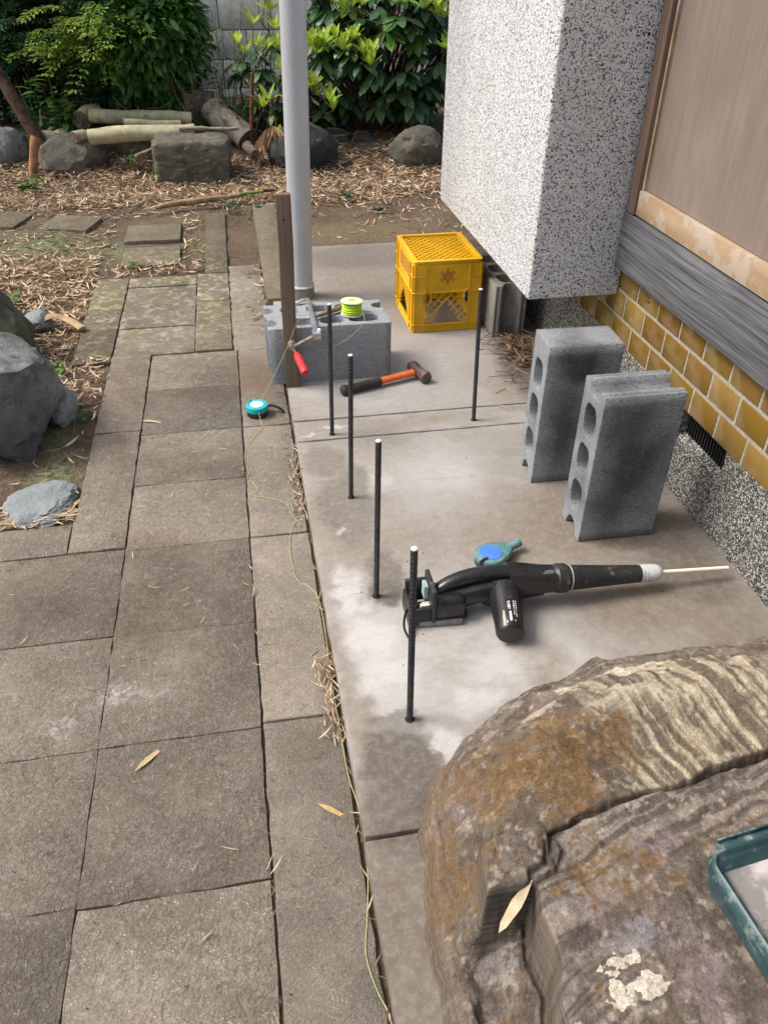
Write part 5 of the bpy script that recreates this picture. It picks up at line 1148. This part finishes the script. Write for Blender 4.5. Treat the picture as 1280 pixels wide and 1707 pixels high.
# dense evergreens closing the view at the left
hd_ = thing('evergreen_shrub', 'dark dense evergreen mass at the back left against the wall', 'shrub', (-1.5, 6.75, 0.1))
stems('trunk', hd_, [(-1.9, 6.7, 0), (-1.2, 6.8, 0), (-0.6, 6.8, 0)], [(-1.9, 6.7, 1.6), (-1.1, 6.7, 1.7), (-0.6, 6.8, 1.5)], bbr, 0.03, 0.01, 0)
crown('foliage', hd_, 14000, (-1.75, 6.75, 0.95), (1.25, 0.42, 1.15), 0.075, (0.03, 0.085, 0.028), (0.075, 0.17, 0.045), leaf_tpl_s(0.42), LM['gloss'], 0.1)
nd = thing('nandina_shrub', 'feathery leaved shrub with bright sprays at the upper left', 'shrub', (-1.15, 6.2, 0.05))
bs = [(-1.3 + 0.5 * rng.random() - .2, 6.2 + 0.2 * rng.random(), 0.05) for _ in range(14)]
fr_p = []
rl2 = random.Random(4)
for i in range(300):
    u = rl2.random(); x = -1.62 + 1.08 * rl2.random(); y = 5.95 + 0.55 * rl2.random(); z_ = 0.20 + 1.05 * rl2.random()
    fr_p.append((x, y, z_))
for i in range(26): fr_p.append((-1.05 + 0.36 * rl2.random(), 5.78 + 0.12 * rl2.random(), 0.56 + 0.30 * rl2.random()))
stems('stem', nd, [bs[i % 14] for i in range(0, 60)], [fr_p[i * 4] for i in range(60)], bbr, 0.007, 0.002, 0.02, 5)
V_, F_, K_ = [], [], []; nv = 0
pos, az, tl, ro, sz, cl = [], [], [], [], [], []
for i, (x, y, z_) in enumerate(fr_p):
    bright = i >= 300; a = rl2.uniform(-2.6, -0.5) if bright else rl2.uniform(0, 6.28); L_ = rl2.uniform(0.22, 0.36)
    dx, dy = math.cos(a), math.sin(a); tz = rl2.uniform(-0.1, 0.35)
    for s in range(9):
        u = (s + 1) / 9; px_, py_, pz_ = x + dx * L_ * u, y + dy * L_ * u, z_ + L_ * (tz * u - 0.45 * u * u)
        for side_ in (-1, 1):
            a2 = a + side_ * 0.95; bl = 0.10 * (1 - 0.55 * u)
            for q_ in range(3):
                w_ = (q_ + 0.4) / 3; bxp, byp = px_ + math.cos(a2) * bl * w_, py_ + math.sin(a2) * bl * w_
                for s2 in ((-1, 1) if q_ < 2 else (0,)):
                    pos.append((bxp, byp, pz_ - bl * w_ * 0.25)); az.append(a2 + s2 * 0.7); tl.append(rl2.uniform(-0.5, 0.2)); ro.append(rl2.uniform(-0.5, 0.5)); sz.append(rl2.uniform(0.030, 0.046))
                    cl.append((0.26, 0.37, 0.05) if bright and rl2.random() < 0.75 else (0.060, 0.16, 0.045) if z_ > 0.5 and rl2.random() < .25 else (0.03, 0.10, 0.04))
V, F, K = instances(leaf_tpl_s(0.38), np.array(pos), np.array(az), np.array(tl), np.array(ro), np.array(sz), np.array(cl))
o = npmesh('foliage', V, F, LM['matt'], nd, True, {'leaf': K}); o.location = -nd.location; o['kind'] = 'stuff'
# glossy round shrub
cm_ = thing('camellia_shrub', 'rounded glossy dark leaved shrub left of the pale wall gap', 'shrub', (-0.5, 6.2, 0.08))
stems('trunk', cm_, [(-0.5, 6.25, 0.05)] * 5, [(-0.8, 6.1, 0.6), (-0.2, 6.1, 0.55), (-0.5, 6.0, 0.8), (-0.6, 6.4, 0.9), (-0.3, 6.3, 0.9)], bbr, 0.02, 0.006, 0)
crown('foliage', cm_, 6500, (-0.52, 6.18, 0.72), (0.42, 0.36, 0.52), 0.085, (0.055, 0.17, 0.033), (0.18, 0.38, 0.07), leaf_tpl(0.36, 0.14, 0.2), LM['gloss'], 0.45)

# rhododendrons: whorls of long leaves; the nearest leaves are single objects
tplR = leaf_tpl(0.37, 0.08, 0.20, 0.52); tplN = leaf_tpl(0.28, 0.16, -0.05, 0.45)
leaf_meshes = []
def leaf_object(nm, tpl, pos, az, tilt, roll, size, colr_, mat, parent):
    key = (nm, tuple(np.round(colr_, 3)))
    me = next((m_ for k_, m_ in leaf_meshes if k_ == key), None)
    if me is None:
        o = npmesh(nm, tpl[0], tpl[1], mat, None, True, {'leaf': np.repeat(np.array([colr_]), len(tpl[0]), 0)}); me = o.data; leaf_meshes.append((key, me))
    else: o = link(bpy.data.objects.new(nm, me))
    o.parent = parent; R3 = rotm(np.array([az]), np.array([tilt]), np.array([roll]))[0]
    Mx = Matrix([list(r_) for r_ in R3]).to_4x4() @ Matrix.Scale(size, 4); Mx.translation = Vector(pos) - parent.location; o.matrix_local = Mx
    return o
darks = [(0.09, 0.18, 0.085), (0.065, 0.14, 0.068), (0.13, 0.235, 0.105)]; limes = [(0.46, 0.62, 0.07), (0.58, 0.70, 0.12), (0.33, 0.52, 0.06)]; mids = [(0.10, 0.23, 0.03), (0.07, 0.18, 0.03)]
def rhodo(label, base, whorls, limes_at, nsingle=290, grp=None):
    t = thing('rhododendron', label, 'shrub', base, group=grp); r = random.Random(len(whorls)); items = []
    for (x, y, z_, s_) in whorls:
        n_ = r.randint(7, 10); a0 = r.uniform(0, 6.28); dr = r.uniform(-0.55, -0.15); kind_ = r.random()
        for i in range(n_):
            c_ = r.choice(darks) if kind_ < 0.86 else r.choice(mids)
            items.append((y, 'd', (x, y, z_), a0 + 6.283 * i / n_ + r.uniform(-.2, .2), dr + r.uniform(-.25, .2), r.uniform(-.3, .3), s_ * r.uniform(0.8, 1.15), c_))
    for (x, y, z_, s_) in limes_at:
        n_ = r.randint(6, 9); a0 = r.uniform(0, 6.28); c0 = r.choice(limes)
        for i in range(n_):
            items.append((y - 0.15, 'l', (x, y, z_), a0 + 6.283 * i / n_ + r.uniform(-.3, .3), r.uniform(0.35, 1.2), r.uniform(-.4, .4), s_ * r.uniform(0.7, 1.15), r.choice([c0, c0, r.choice(limes)])))
    stems('stem', t, [(base[0] + r.uniform(-.12, .12), base[1] + r.uniform(-.1, .1), base[2] - .05) for _ in whorls], [w_[:3] for w_ in whorls], bbr, 0.009, 0.0035, 0.04, 5)
    if limes_at: stems('shoot', t, [min(whorls, key=lambda w_: (w_[0] - l[0]) ** 2 + (w_[1] - l[1]) ** 2 + (w_[2] - l[2]) ** 2)[:3] for l in limes_at], [l[:3] for l in limes_at], simple('red_brown_shoot', (0.16, 0.085, 0.04), 0.6), 0.004, 0.0025, 0.0, 5)
    items.sort(key=lambda q_: q_[0])
    for it in items[:nsingle]: leaf_object('leaf', tplR if it[1] == 'd' else tplN, it[2], it[3], it[4], it[5], it[6], it[7], LM['gloss'] if it[1] == 'd' else LM['matt'], t)
    rest = items[nsingle:]
    for kk, tp, mt_ in (('d', tplR, LM['gloss']), ('l', tplN, LM['matt'])):
        q_ = [i for i in rest if i[1] == kk]
        if q_:
            V, F, K = instances(tp, np.array([i[2] for i in q_]), np.array([i[3] for i in q_]), np.array([i[4] for i in q_]), np.array([i[5] for i in q_]), np.array([i[6] for i in q_]), np.array([i[7] for i in q_]))
            o = npmesh('foliage' if kk == 'd' else 'new_growth', V, F, mt_, t, True, {'leaf': K}); o.location = -t.location; o['kind'] = 'stuff'
    return t
rr2 = random.Random(21); wh = []; lm_ = []
def ell(n, c, r, s_, rr_, front=True):
    out = []
    for i in range(n):
        while True:
            d = Vector((rr_.gauss(0, 1), rr_.gauss(0, 1), rr_.gauss(0, 1))).normalized()
            if not front or d.y < 0.35: break
        k_ = rr_.uniform(0.7, 1.0); out.append((c[0] + d.x * r[0] * k_, c[1] + d.y * r[1] * k_, c[2] + d.z * r[2] * k_, s_ * rr_.uniform(.85, 1.15)))
    return out
wh = ell(120, (1.18, 5.95, 0.62), (0.40, 0.36, 0.48), 0.155, rr2) + ell(62, (0.72, 6.05, 0.50), (0.33, 0.30, 0.38), 0.145, rr2) + ell(45, (1.1, 6.1, 0.6), (0.35, 0.3, 0.4), 0.13, rr2, False)
wh += [(0.62, 5.9, 0.98, 0.14), (0.55, 5.95, 1.0, 0.13), (0.75, 5.85, 1.02, 0.14), (0.62, 6.0, 0.9, 0.13), (0.70, 5.9, 0.92, 0.13)]
lm_ = [(0.50, 5.72, 0.66), (0.62, 5.70, 0.64), (0.70, 5.72, 0.66), (0.80, 5.70, 0.67), (0.86, 5.66, 0.60), (0.90, 5.62, 0.54), (0.76, 5.8, 0.80), (0.82, 5.8, 0.84), (1.12, 5.7, 0.86), (1.2, 5.72, 0.88), (1.32, 5.7, 0.84), (1.38, 5.72, 0.78), (1.42, 5.66, 0.66), (0.44, 5.75, 0.44), (0.50, 5.72, 0.40), (0.58, 5.74, 0.36), (0.46, 5.7, 0.30), (0.66, 5.6, 0.30), (0.73, 5.66, 0.62), (0.58, 5.68, 0.60), (1.45, 5.7, 0.9)]
lm_ += [(x + rr2.uniform(-.06, .06), y, z_ + rr2.uniform(-.05, .06)) for x, y, z_ in lm_]
lm_ = [(x, y - 0.14, z_ - 0.01, 0.105 * rr2.uniform(.8, 1.15)) for x, y, z_ in lm_]
rhodo('big rhododendron with lime green new shoots right of the grey pole', (1.0, 6.0, 0.06), wh, lm_)
rr3 = random.Random(9)
wh2 = ell(26, (0.28, 5.90, 0.42), (0.24, 0.22, 0.26), 0.115, rr3)
lm2 = [(0.20, 5.6, 0.74), (0.33, 5.6, 0.72), (0.36, 5.6, 0.5), (0.25, 5.72, 0.90), (0.29, 5.72, 0.86), (0.32, 5.74, 0.80), (0.22, 5.7, 0.62), (0.28, 5.7, 0.60), (0.34, 5.72, 0.60), (0.10, 5.75, 0.62), (0.14, 5.72, 0.58), (0.26, 5.55, 0.34), (0.22, 5.55, 0.30), (0.30, 5.5, 0.14), (0.34, 5.7, 0.94)]
rhodo('small rhododendron with upright lime shoots left of the grey pole', (0.25, 5.9, 0.06), wh2, [(x, y, z_, 0.10) for x, y, z_ in lm2], 200)
# small leafy seedlings and weeds
def weed(label, x, y, z0, h, n, size, ca, cb, cat='plant', name='seedling', spread=0.06, tpl=None, rz=0):
    t = thing(name, label, cat, (x, y, z0)); r = random.Random(int(x * 100) + n); tips = []
    for i in range(max(2, n // 5)): tips.append((x + r.uniform(-spread, spread), y + r.uniform(-spread, spread), z0 + h * r.uniform(.5, 1)))
    stems('stem', t, [(x, y, z0 - 0.01)] * len(tips), tips, simple('green_stem', (0.10, 0.16, 0.04), 0.6) if 'green_stem' not in bpy.data.materials else bpy.data.materials['green_stem'], 0.003, 0.0015, 0, 5)
    P_ = []
    for i in range(n):
        tp = r.choice(tips); u = r.uniform(0.35, 1.0); P_.append((x + (tp[0] - x) * u, y + (tp[1] - y) * u, z0 + (tp[2] - z0) * u))
    m_ = len(P_); t_ = np.array([r.random() for _ in range(m_)])
    V, F, K = instances(tpl or leaf_tpl(0.4, 0.1, 0.2), np.array(P_), np.array([r.uniform(0, 6.28) for _ in P_]), np.array([r.uniform(-.2, .5) for _ in P_]), np.array([r.uniform(-.4, .4) for _ in P_]), np.array([size * r.uniform(.6, 1.2) for _ in P_]), lerpc(ca, cb, t_))
    o = npmesh('leaves', V, F, LM['matt'], t, True, {'leaf': K}); o.location = -t.location; o['kind'] = 'stuff'; return t
dg_, lg_ = (0.035, 0.10, 0.03), (0.11, 0.25, 0.05)
weed('bushy green plant with upright pale buds above the left rocks', -1.10, 5.72, 0.08, 0.42, 60, 0.10, dg_, (0.13, 0.27, 0.06), spread=0.16)
weed('broad leaved seedling just left of the stacked logs', -0.98, 5.62, 0.12, 0.25, 26, 0.10, dg_, lg_, spread=0.10)
weed('leafy plant at the far left edge above the dark faceted rock', -1.5, 5.75, 0.12, 0.35, 50, 0.08, dg_, lg_, spread=0.14)
weed('tiny two leaved seedling in front of the logs', -0.60, 5.34, 0.02, 0.14, 7, 0.055, lg_, (0.14, 0.32, 0.08), spread=0.02)
weed('thin seedling beside the left face of the squared stone', -0.46, 5.10, -0.03, 0.14, 12, 0.045, dg_, lg_, spread=0.03)
weed('low weed in the litter below the dark trunk', -1.17, 5.12, -0.04, 0.09, 22, 0.06, dg_, lg_, spread=0.09)
weed('heart leaved weed over the bamboo culm near the stake', -0.04, 4.52, -0.04, 0.08, 10, 0.055, (0.06, 0.15, 0.07), (0.09, 0.2, 0.09), spread=0.05)
weed('small sprig beside the kerb strip end behind the stake', 0.06, 4.38, -0.04, 0.07, 14, 0.04, (0.06, 0.14, 0.07), (0.09, 0.2, 0.09), spread=0.05)
weed('tangle of young leaves climbing beside the upright plank', -0.15, 5.85, 0.10, 0.28, 60, 0.05, dg_, (0.16, 0.34, 0.06), spread=0.16)
weed('pale green sapling leaves in front of the garden wall', 0.0, 5.95, 0.10, 0.75, 80, 0.055, dg_, (0.18, 0.36, 0.07), spread=0.16)
weed('grassy weed tuft behind the upper log', -0.40, 5.78, 0.12, 0.16, 60, 0.12, dg_, lg_, spread=0.12, tpl=leaf_tpl(0.07, 0.2, 0.5))
weed('dark fern like seedling under the leaning grey log', 0.07, 5.72, 0.12, 0.2, 60, 0.045, (0.02, 0.08, 0.03), (0.04, 0.13, 0.05), spread=0.12)
weed('dark leaved creeper at the foot of the pebbledash box corner', 1.36, 5.2, -0.02, 0.38, 36, 0.07, dg_, (0.14, 0.30, 0.05), spread=0.10)
weed('faint blue green weed left of the yellow crate in the dirt', 0.76, 4.34, -0.03, 0.05, 10, 0.05, (0.06, 0.10, 0.06), (0.08, 0.13, 0.08), spread=0.05)
weed('low weed in the dirt beyond the slab, farthest from the pole', 0.62, 4.62, -0.03, 0.04, 10, 0.055, (0.06, 0.10, 0.06), (0.08, 0.13, 0.08), spread=0.06)
weed('bright little weed on the near edge of the second stepping stone', -0.48, 3.66, -0.04, 0.03, 10, 0.028, lg_, (0.16, 0.34, 0.08), spread=0.03)
weed('small weed in the litter above the mossy rock', -0.93, 3.3, -0.04, 0.04, 12, 0.035, lg_, (0.16, 0.34, 0.08), spread=0.05)
weed('sprig of weed in the litter between kerb and grey rock', -0.66, 2.62, -0.04, 0.04, 12, 0.030, lg_, (0.16, 0.34, 0.08), spread=0.04)
weed('little weed growing at the kerb edge below the tall grey rock', -0.535, 2.28, -0.04, 0.03, 8, 0.022, lg_, (0.2, 0.36, 0.1), spread=0.02)
# bunch of dried leaves hanging left of the pole
t = thing('dry_leaf_bunch', 'hanging bunch of curled dry tan leaves left of the grey pole', 'dry leaves', (0.26, 5.42, 0.2)); r = random.Random(2)
for i in range(11):
    a = r.uniform(2.2, 5.6); L_ = r.uniform(0.14, 0.26)
    leaf_object('dry_leaf', leaf_tpl(0.2, 0.5, 0.75), (0.27, 5.42, 0.215), a, r.uniform(-0.9, -0.2), r.uniform(-.8, .8), L_, (0.40, 0.27, 0.15), LM['dry'], t)

# ------------------------------------------------------------------ leaf litter, needles, twigs
def litter_tpl(curl=0.25, wf=0.14):
    xs_ = [0, 0.3, 0.65, 1.0]; ws = [0.25, 1.0, 0.8, 0.05]; V = []
    for x, w_ in zip(xs_, ws): zc = curl * (x - 0.5) ** 2; V += [(x - 0.5, -w_ * wf / 2, zc), (x - 0.5, w_ * wf / 2, zc + 0.02)]
    return np.array(V), np.array([(0, 2, 3, 1), (2, 4, 5, 3), (4, 6, 7, 5)])
def dens(x, y):
    d = np.zeros_like(x); n_ = fbm(x * 5, y * 5, 201, 4)
    band = sstep(4.52, 4.75, y + (n_ - .5) * .6) * sstep(5.75, 5.45, y + (n_ - .5) * .4); d = np.maximum(d, band * np.where(x > 0.15, 1.0, 0.95))
    d = np.maximum(d, sstep(4.2, 4.55, y + (n_ - .5) * .5) * 0.12)
    left = (x < -0.64) * (y > 2.35) * sstep(4.1, 3.5, y - (x + 1.0) * 0.3 + (n_ - .5) * 0.8); d = np.maximum(d, left * 0.80)
    l2 = (x < -0.50) * (y > 2.28) * (y < 2.72) * sstep(0.3, 0.6, n_ + .1); d = np.maximum(d, l2 * 0.55)
    d = np.maximum(d, (x < -0.50) * (y > 1.73) * (y <= 2.3) * 0.05)
    d = np.maximum(d, (x < -0.60) * (y > 3.4) * (y < 4.6) * 0.13)
    d = np.maximum(d, (x > -0.56) * (x < -0.19) * (y > 3.53) * (y < 3.67) * 0.55); d = np.maximum(d, (x > -0.28) * (x < -0.18) * (y > 3.53) * (y < 4.4) * 0.2)
    d = np.maximum(d, (x > -0.05) * (x < 0.08) * (y > 2.75) * (y < 3.7) * sstep(-0.03, 0.08, x) * 0.10)
    d = np.maximum(d, (x > 0.2) * (y > 3.8) * (y < 4.5) * 0.03)
    return d
def scatter(name, N_, smin, smax, wf, cols, zoff, seed, extra=None, curl=0.25, tiltv=0.25, dfun=dens, box=(-2.4, 2.0, 1.7, 5.9)):
    g_ = np.random.default_rng(seed); x = g_.uniform(box[0], box[1], N_ * 6); y = g_.uniform(box[2], box[3], N_ * 6); k_ = g_.random(N_ * 6) < dfun(x, y); x, y = x[k_][:N_], y[k_][:N_]
    if extra is not None: ex = np.array(extra); x = np.concatenate([x, ex[:, 0]]); y = np.concatenate([y, ex[:, 1]])
    n_ = len(x); on = (x > -0.64) & (x < 0.1) & (y < 3.72)
    z_ = np.where(on, -0.036, ground_z(x, y) + 0.003) + g_.random(n_) ** 1.5 * zoff * np.clip(dfun(x, y), 0.15, 1)
    ci = g_.integers(0, len(cols), n_); col = np.array(cols)[ci] * g_.uniform(0.7, 1.2, n_)[:, None]
    V, F, K = instances(litter_tpl(curl, wf), np.stack([x, y, z_], -1), g_.uniform(0, 6.28, n_), g_.normal(0, tiltv, n_), g_.normal(0, 0.5, n_), g_.uniform(smin, smax, n_), col)
    o = npmesh(name, V, F, LM['dry'], None, True, {'leaf': K}); tag(o, kind='stuff'); return o
tans = [(0.62, 0.49, 0.33), (0.54, 0.41, 0.26), (0.72, 0.61, 0.45), (0.44, 0.31, 0.19), (0.66, 0.52, 0.36), (0.24, 0.155, 0.095)]
o = scatter('leaf_litter', 28000, 0.018, 0.068, 0.13, tans, 0.035, 1); tag(o, 'pale dry bamboo leaf litter spread over the garden soil', 'leaf litter')
o = scatter('needle_litter', 15000, 0.04, 0.10, 0.028, [(0.36, 0.22, 0.13), (0.22, 0.13, 0.08), (0.46, 0.32, 0.2), (0.14, 0.085, 0.055)], 0.03, 2, curl=0.3); tag(o, 'brown pine needles and stalks scattered among the leaf litter', 'needle litter')
# debris caught along the slab edge, on the kerb strip and by the flat stone
g_ = np.random.default_rng(8)
ex = np.concatenate([np.stack([g_.normal(0.084, 0.010, 170), g_.uniform(0.93, 1.16, 170)], -1), np.stack([g_.normal(0.083, 0.008, 110), g_.uniform(1.66, 1.92, 110)], -1),
                     np.stack([g_.normal(0.096, 0.003, 80), g_.uniform(0.3, 2.25, 80)], -1), np.stack([g_.normal(0.05, 0.02, 16), g_.uniform(2.7, 3.4, 16)], -1), np.stack([g_.normal(-0.052, 0.003, 36), g_.uniform(0.3, 2.6, 36)], -1)])
z_ = np.full(len(ex), -0.034) + g_.random(len(ex)) * 0.008; n_ = len(ex)
V, F, K = instances(litter_tpl(0.3, 0.07), np.concatenate([ex, z_[:, None]], 1), g_.normal(1.57, 0.5, n_), g_.normal(0, 0.12, n_), g_.normal(0, 0.6, n_), g_.uniform(0.010, 0.042, n_), np.array(tans)[g_.integers(0, 6, n_)] * g_.uniform(0.5, 1.1, n_)[:, None])
o = npmesh('edge_debris', V, F, LM['dry'], None, True, {'leaf': K}); tag(o, 'dry grass and leaf bits caught in the gap along the slab edge', 'debris', kind='stuff')
# needles on the paving and crumbs of soil
n_ = 150; x = g_.uniform(-0.68, 0.09, n_); y = g_.uniform(0.25, 2.6, n_); k_ = ~((x < -0.5) & (y > 1.7)); x, y = x[k_], y[k_]; n_ = len(x)
V, F, K = instances(litter_tpl(0.25, 0.05), np.stack([x, y, np.full(n_, -0.0355)], -1), g_.uniform(0, 6.28, n_), g_.normal(0, 0.03, n_), g_.normal(0, .3, n_), g_.uniform(0.008, 0.032, n_), np.array(tans)[g_.integers(0, 6, n_)] * 0.95)
o = npmesh('needle_scatter', V, F, LM['dry'], None, True, {'leaf': K}); tag(o, 'sparse dry needles lying on the paving', 'needle litter', kind='stuff')
def crumbs(name, label, pts, smin, smax, mat, seed):
    g2 = np.random.default_rng(seed); V0 = np.array([(1, 0, 0), (-1, 0, 0), (0, 1, 0), (0, -1, 0), (0, 0, 1), (0, 0, -1)]) * np.array([1, .8, .6]); F0 = np.array([(0, 2, 4), (2, 1, 4), (1, 3, 4), (3, 0, 4), (2, 0, 5), (1, 2, 5), (3, 1, 5), (0, 3, 5)])
    n_ = len(pts); V, F, K = instances((V0, F0), pts, g2.uniform(0, 6.28, n_), g2.normal(0, .4, n_), g2.normal(0, .4, n_), g2.uniform(smin, smax, n_), np.full((n_, 3), .1))
    o = npmesh(name, V, F, mat, None, False, {'leaf': K}); tag(o, label, 'grit', kind='stuff')
n_ = 900; cx_ = np.concatenate([g_.uniform(0.11, 1.04, 110), g_.normal(0.90, 0.07, 480), g_.normal(0.075, 0.012, 300), g_.uniform(-0.6, 0.08, 160)]); cy_ = np.concatenate([g_.uniform(1.05, 2.7, 110), g_.normal(2.25, 0.16, 480), g_.uniform(1.6, 2.35, 300), g_.uniform(0.3, 2.5, 160)])
ok = ~((cx_ < -0.5) & (cy_ > 1.7)); cx_, cy_ = cx_[ok], cy_[ok]
cz_ = np.where(cx_ > 0.1, 0.0012, -0.0365); crumbs('soil_crumbs', 'dark soil crumbs scattered on the slab and kerb', np.stack([cx_, cy_, cz_], -1), 0.0006, 0.0024, bbr, 4)
# twig pile in the dark under the box
m = MB(); r = random.Random(6)
for i in range(260):
    x = r.gauss(0.955, 0.045); y = r.gauss(2.42, 0.13); a = r.uniform(0, 6.28); L_ = r.uniform(0.03, 0.13); z_ = 0.004 + abs(r.gauss(0, 0.016)) * max(0, 1 - abs(y - 2.42) / 0.3)
    x = min(x, 1.03); dz = r.uniform(-.006, .012); x2 = min(1.05, x + math.cos(a) * L_)
    m.tube([(x, y, z_), ((x + x2) / 2, y + math.sin(a) * L_ * .5 + r.uniform(-.006, .006), z_ + .004), (x2, y + math.sin(a) * L_, max(0.002, z_ + dz))], r.uniform(0.0006, 0.0018), 3, caps=False)
o = m.build('twig_pile', MT['twig']); tag(o, 'tangle of dry twigs on the slab in the shade under the pebbledash box', 'twigs', kind='stuff')
V, F, K = instances(litter_tpl(0.6, 0.25), np.stack([g_.normal(0.95, 0.045, 160), g_.normal(2.42, 0.11, 160), g_.uniform(0.003, 0.03, 160)], -1), g_.uniform(0, 6.28, 160), g_.normal(0, .4, 160), g_.normal(0, .6, 160), g_.uniform(0.02, 0.05, 160), np.array([(0.16, 0.10, 0.065)]) * g_.uniform(.5, 1.4, 160)[:, None])
V[:, 0] = np.minimum(V[:, 0], 1.05); o = npmesh('twig_leaves', V, F, LM['dry'], None, True, {'leaf': K}); tag(o, 'brown leaf scraps in the twig tangle by the foundation', 'leaf litter', kind='stuff')
# bare twigs among the shrubs and over the rocks
m = MB(); r = random.Random(16)
for i in range(120):
    x = r.uniform(-1.2, 1.3); y = r.uniform(5.3, 6.1); z_ = float(ground_z(x, y)) + r.uniform(0.0, 0.25 if y > 5.6 else 0.06); a = r.uniform(0, 6.28); L_ = r.uniform(0.1, 0.35)
    m.tube(catmull([(x, y, z_), (x + math.cos(a) * L_ / 2, y + math.sin(a) * L_ / 3, z_ + r.uniform(-.02, .06)), (x + math.cos(a) * L_, y + math.sin(a) * L_ * .6, z_ + r.uniform(-.05, .08))], 3), r.uniform(0.0012, 0.0035), 4, caps=False)
for i in range(26):
    x = -0.2 + r.uniform(-.06, .06); a = r.uniform(0.4, 2.6); L_ = r.uniform(0.2, 0.42)
    m.tube(catmull([(x, 5.86, 0.12), (x + math.cos(a) * L_ * .4, 5.86 + r.uniform(-.05, .05), 0.12 + L_ * .5), (x + math.cos(a) * L_ * .7, 5.86, 0.12 + L_)], 3), 0.002, 4, caps=False)
o = m.build('dead_twigs', MT['twig']); tag(o, 'loose dead twigs lying among the shrubs and rocks', 'twigs', kind='stuff')
# single leaves worth a name
def single_leaf(label, p, az, L_, wf, col, curl=0.1, tilt=0.0, roll=0.1):
    V, F = leaf_tpl(wf, 0.12, curl, 0.35); o = npmesh('bamboo_leaf', V, F, LM['dry'], None, True, {'leaf': np.repeat(np.array([col]), len(V), 0)})
    R3 = rotm(np.array([az]), np.array([tilt]), np.array([roll]))[0]; Mx = Matrix([list(q_) for q_ in R3]).to_4x4() @ Matrix.Scale(L_, 4); Mx.translation = p; o.matrix_world = Mx
    return tag(o, label, 'leaf')
single_leaf('single tan bamboo leaf lying on the dark paving below the white scuffs', (-0.284, 0.926, -0.0345), 0.80, 0.067, 0.17, (0.56, 0.44, 0.24))
single_leaf('single orange tan leaf lying on the kerb strip in the foreground', (0.034, 0.805, -0.0345), -0.62, 0.058, 0.17, (0.52, 0.36, 0.17))
single_leaf('dry tan leaf stuck in the cleft of the boulder', (0.289, 0.490, 0.205), 3.78, 0.078, 0.20, (0.50, 0.42, 0.28), 0.05, -0.45)
single_leaf('small dry leaf on the joint of the paving by the kerb', (-0.358, 2.225, -0.034), -0.25, 0.065, 0.16, (0.60, 0.47, 0.30))
for i, (x, y, a, L_, lb) in enumerate([(-0.625, 1.745, 0.25, 0.13, 'longest dry leaf lying against the front of the flat blue stone'), (-0.66, 1.78, -0.45, 0.10, 'dry leaf left of the long leaf by the flat blue stone'), (-0.515, 1.76, 1.25, 0.085, 'curled dry leaf at the right side of the flat blue stone'), (-0.54, 1.74, 0.6, 0.09, 'dry leaf in the kerb corner by the flat blue stone'), (-0.70, 1.735, 0.1, 0.06, 'short dry leaf at the left picture edge on the kerb')]):
    single_leaf(lb, (x, y, -0.032), a, L_, 0.15, (0.56, 0.42, 0.25), 0.15)
for i, (x, y, a, lb) in enumerate([(0.735, 2.075, -0.9, 'forked tan stalk on the slab beside the far standing block'), (0.755, 2.15, 0.6, 'pale twig on the slab just under the pebbledash box')]):
    o = MB().tube(catmull([(x, y, 0.003), (x + 0.02 * math.cos(a), y + 0.02 * math.sin(a), 0.006), (x + 0.05 * math.cos(a), y + 0.05 * math.sin(a), 0.003)], 4), 0.0013, 5).build('stalk', tan, None, smooth=True); tag(o, lb, 'twig')
g5 = np.random.default_rng(12); n_ = 80
V, F, K = instances(litter_tpl(0.3, 0.06), np.stack([g5.uniform(-0.68, -0.50, n_), g5.uniform(1.725, 1.80, n_), g5.uniform(-.042, -.030, n_)], -1), g5.normal(0.2, 0.6, n_), g5.normal(0, .1, n_), g5.normal(0, .4, n_), g5.uniform(0.03, 0.08, n_), np.array(tans)[g5.integers(0, 6, n_)])
o = npmesh('straw_scatter', V, F, LM['dry'], None, True, {'leaf': K}); tag(o, 'fine straw in front of the flat blue stone', 'straw', kind='stuff')
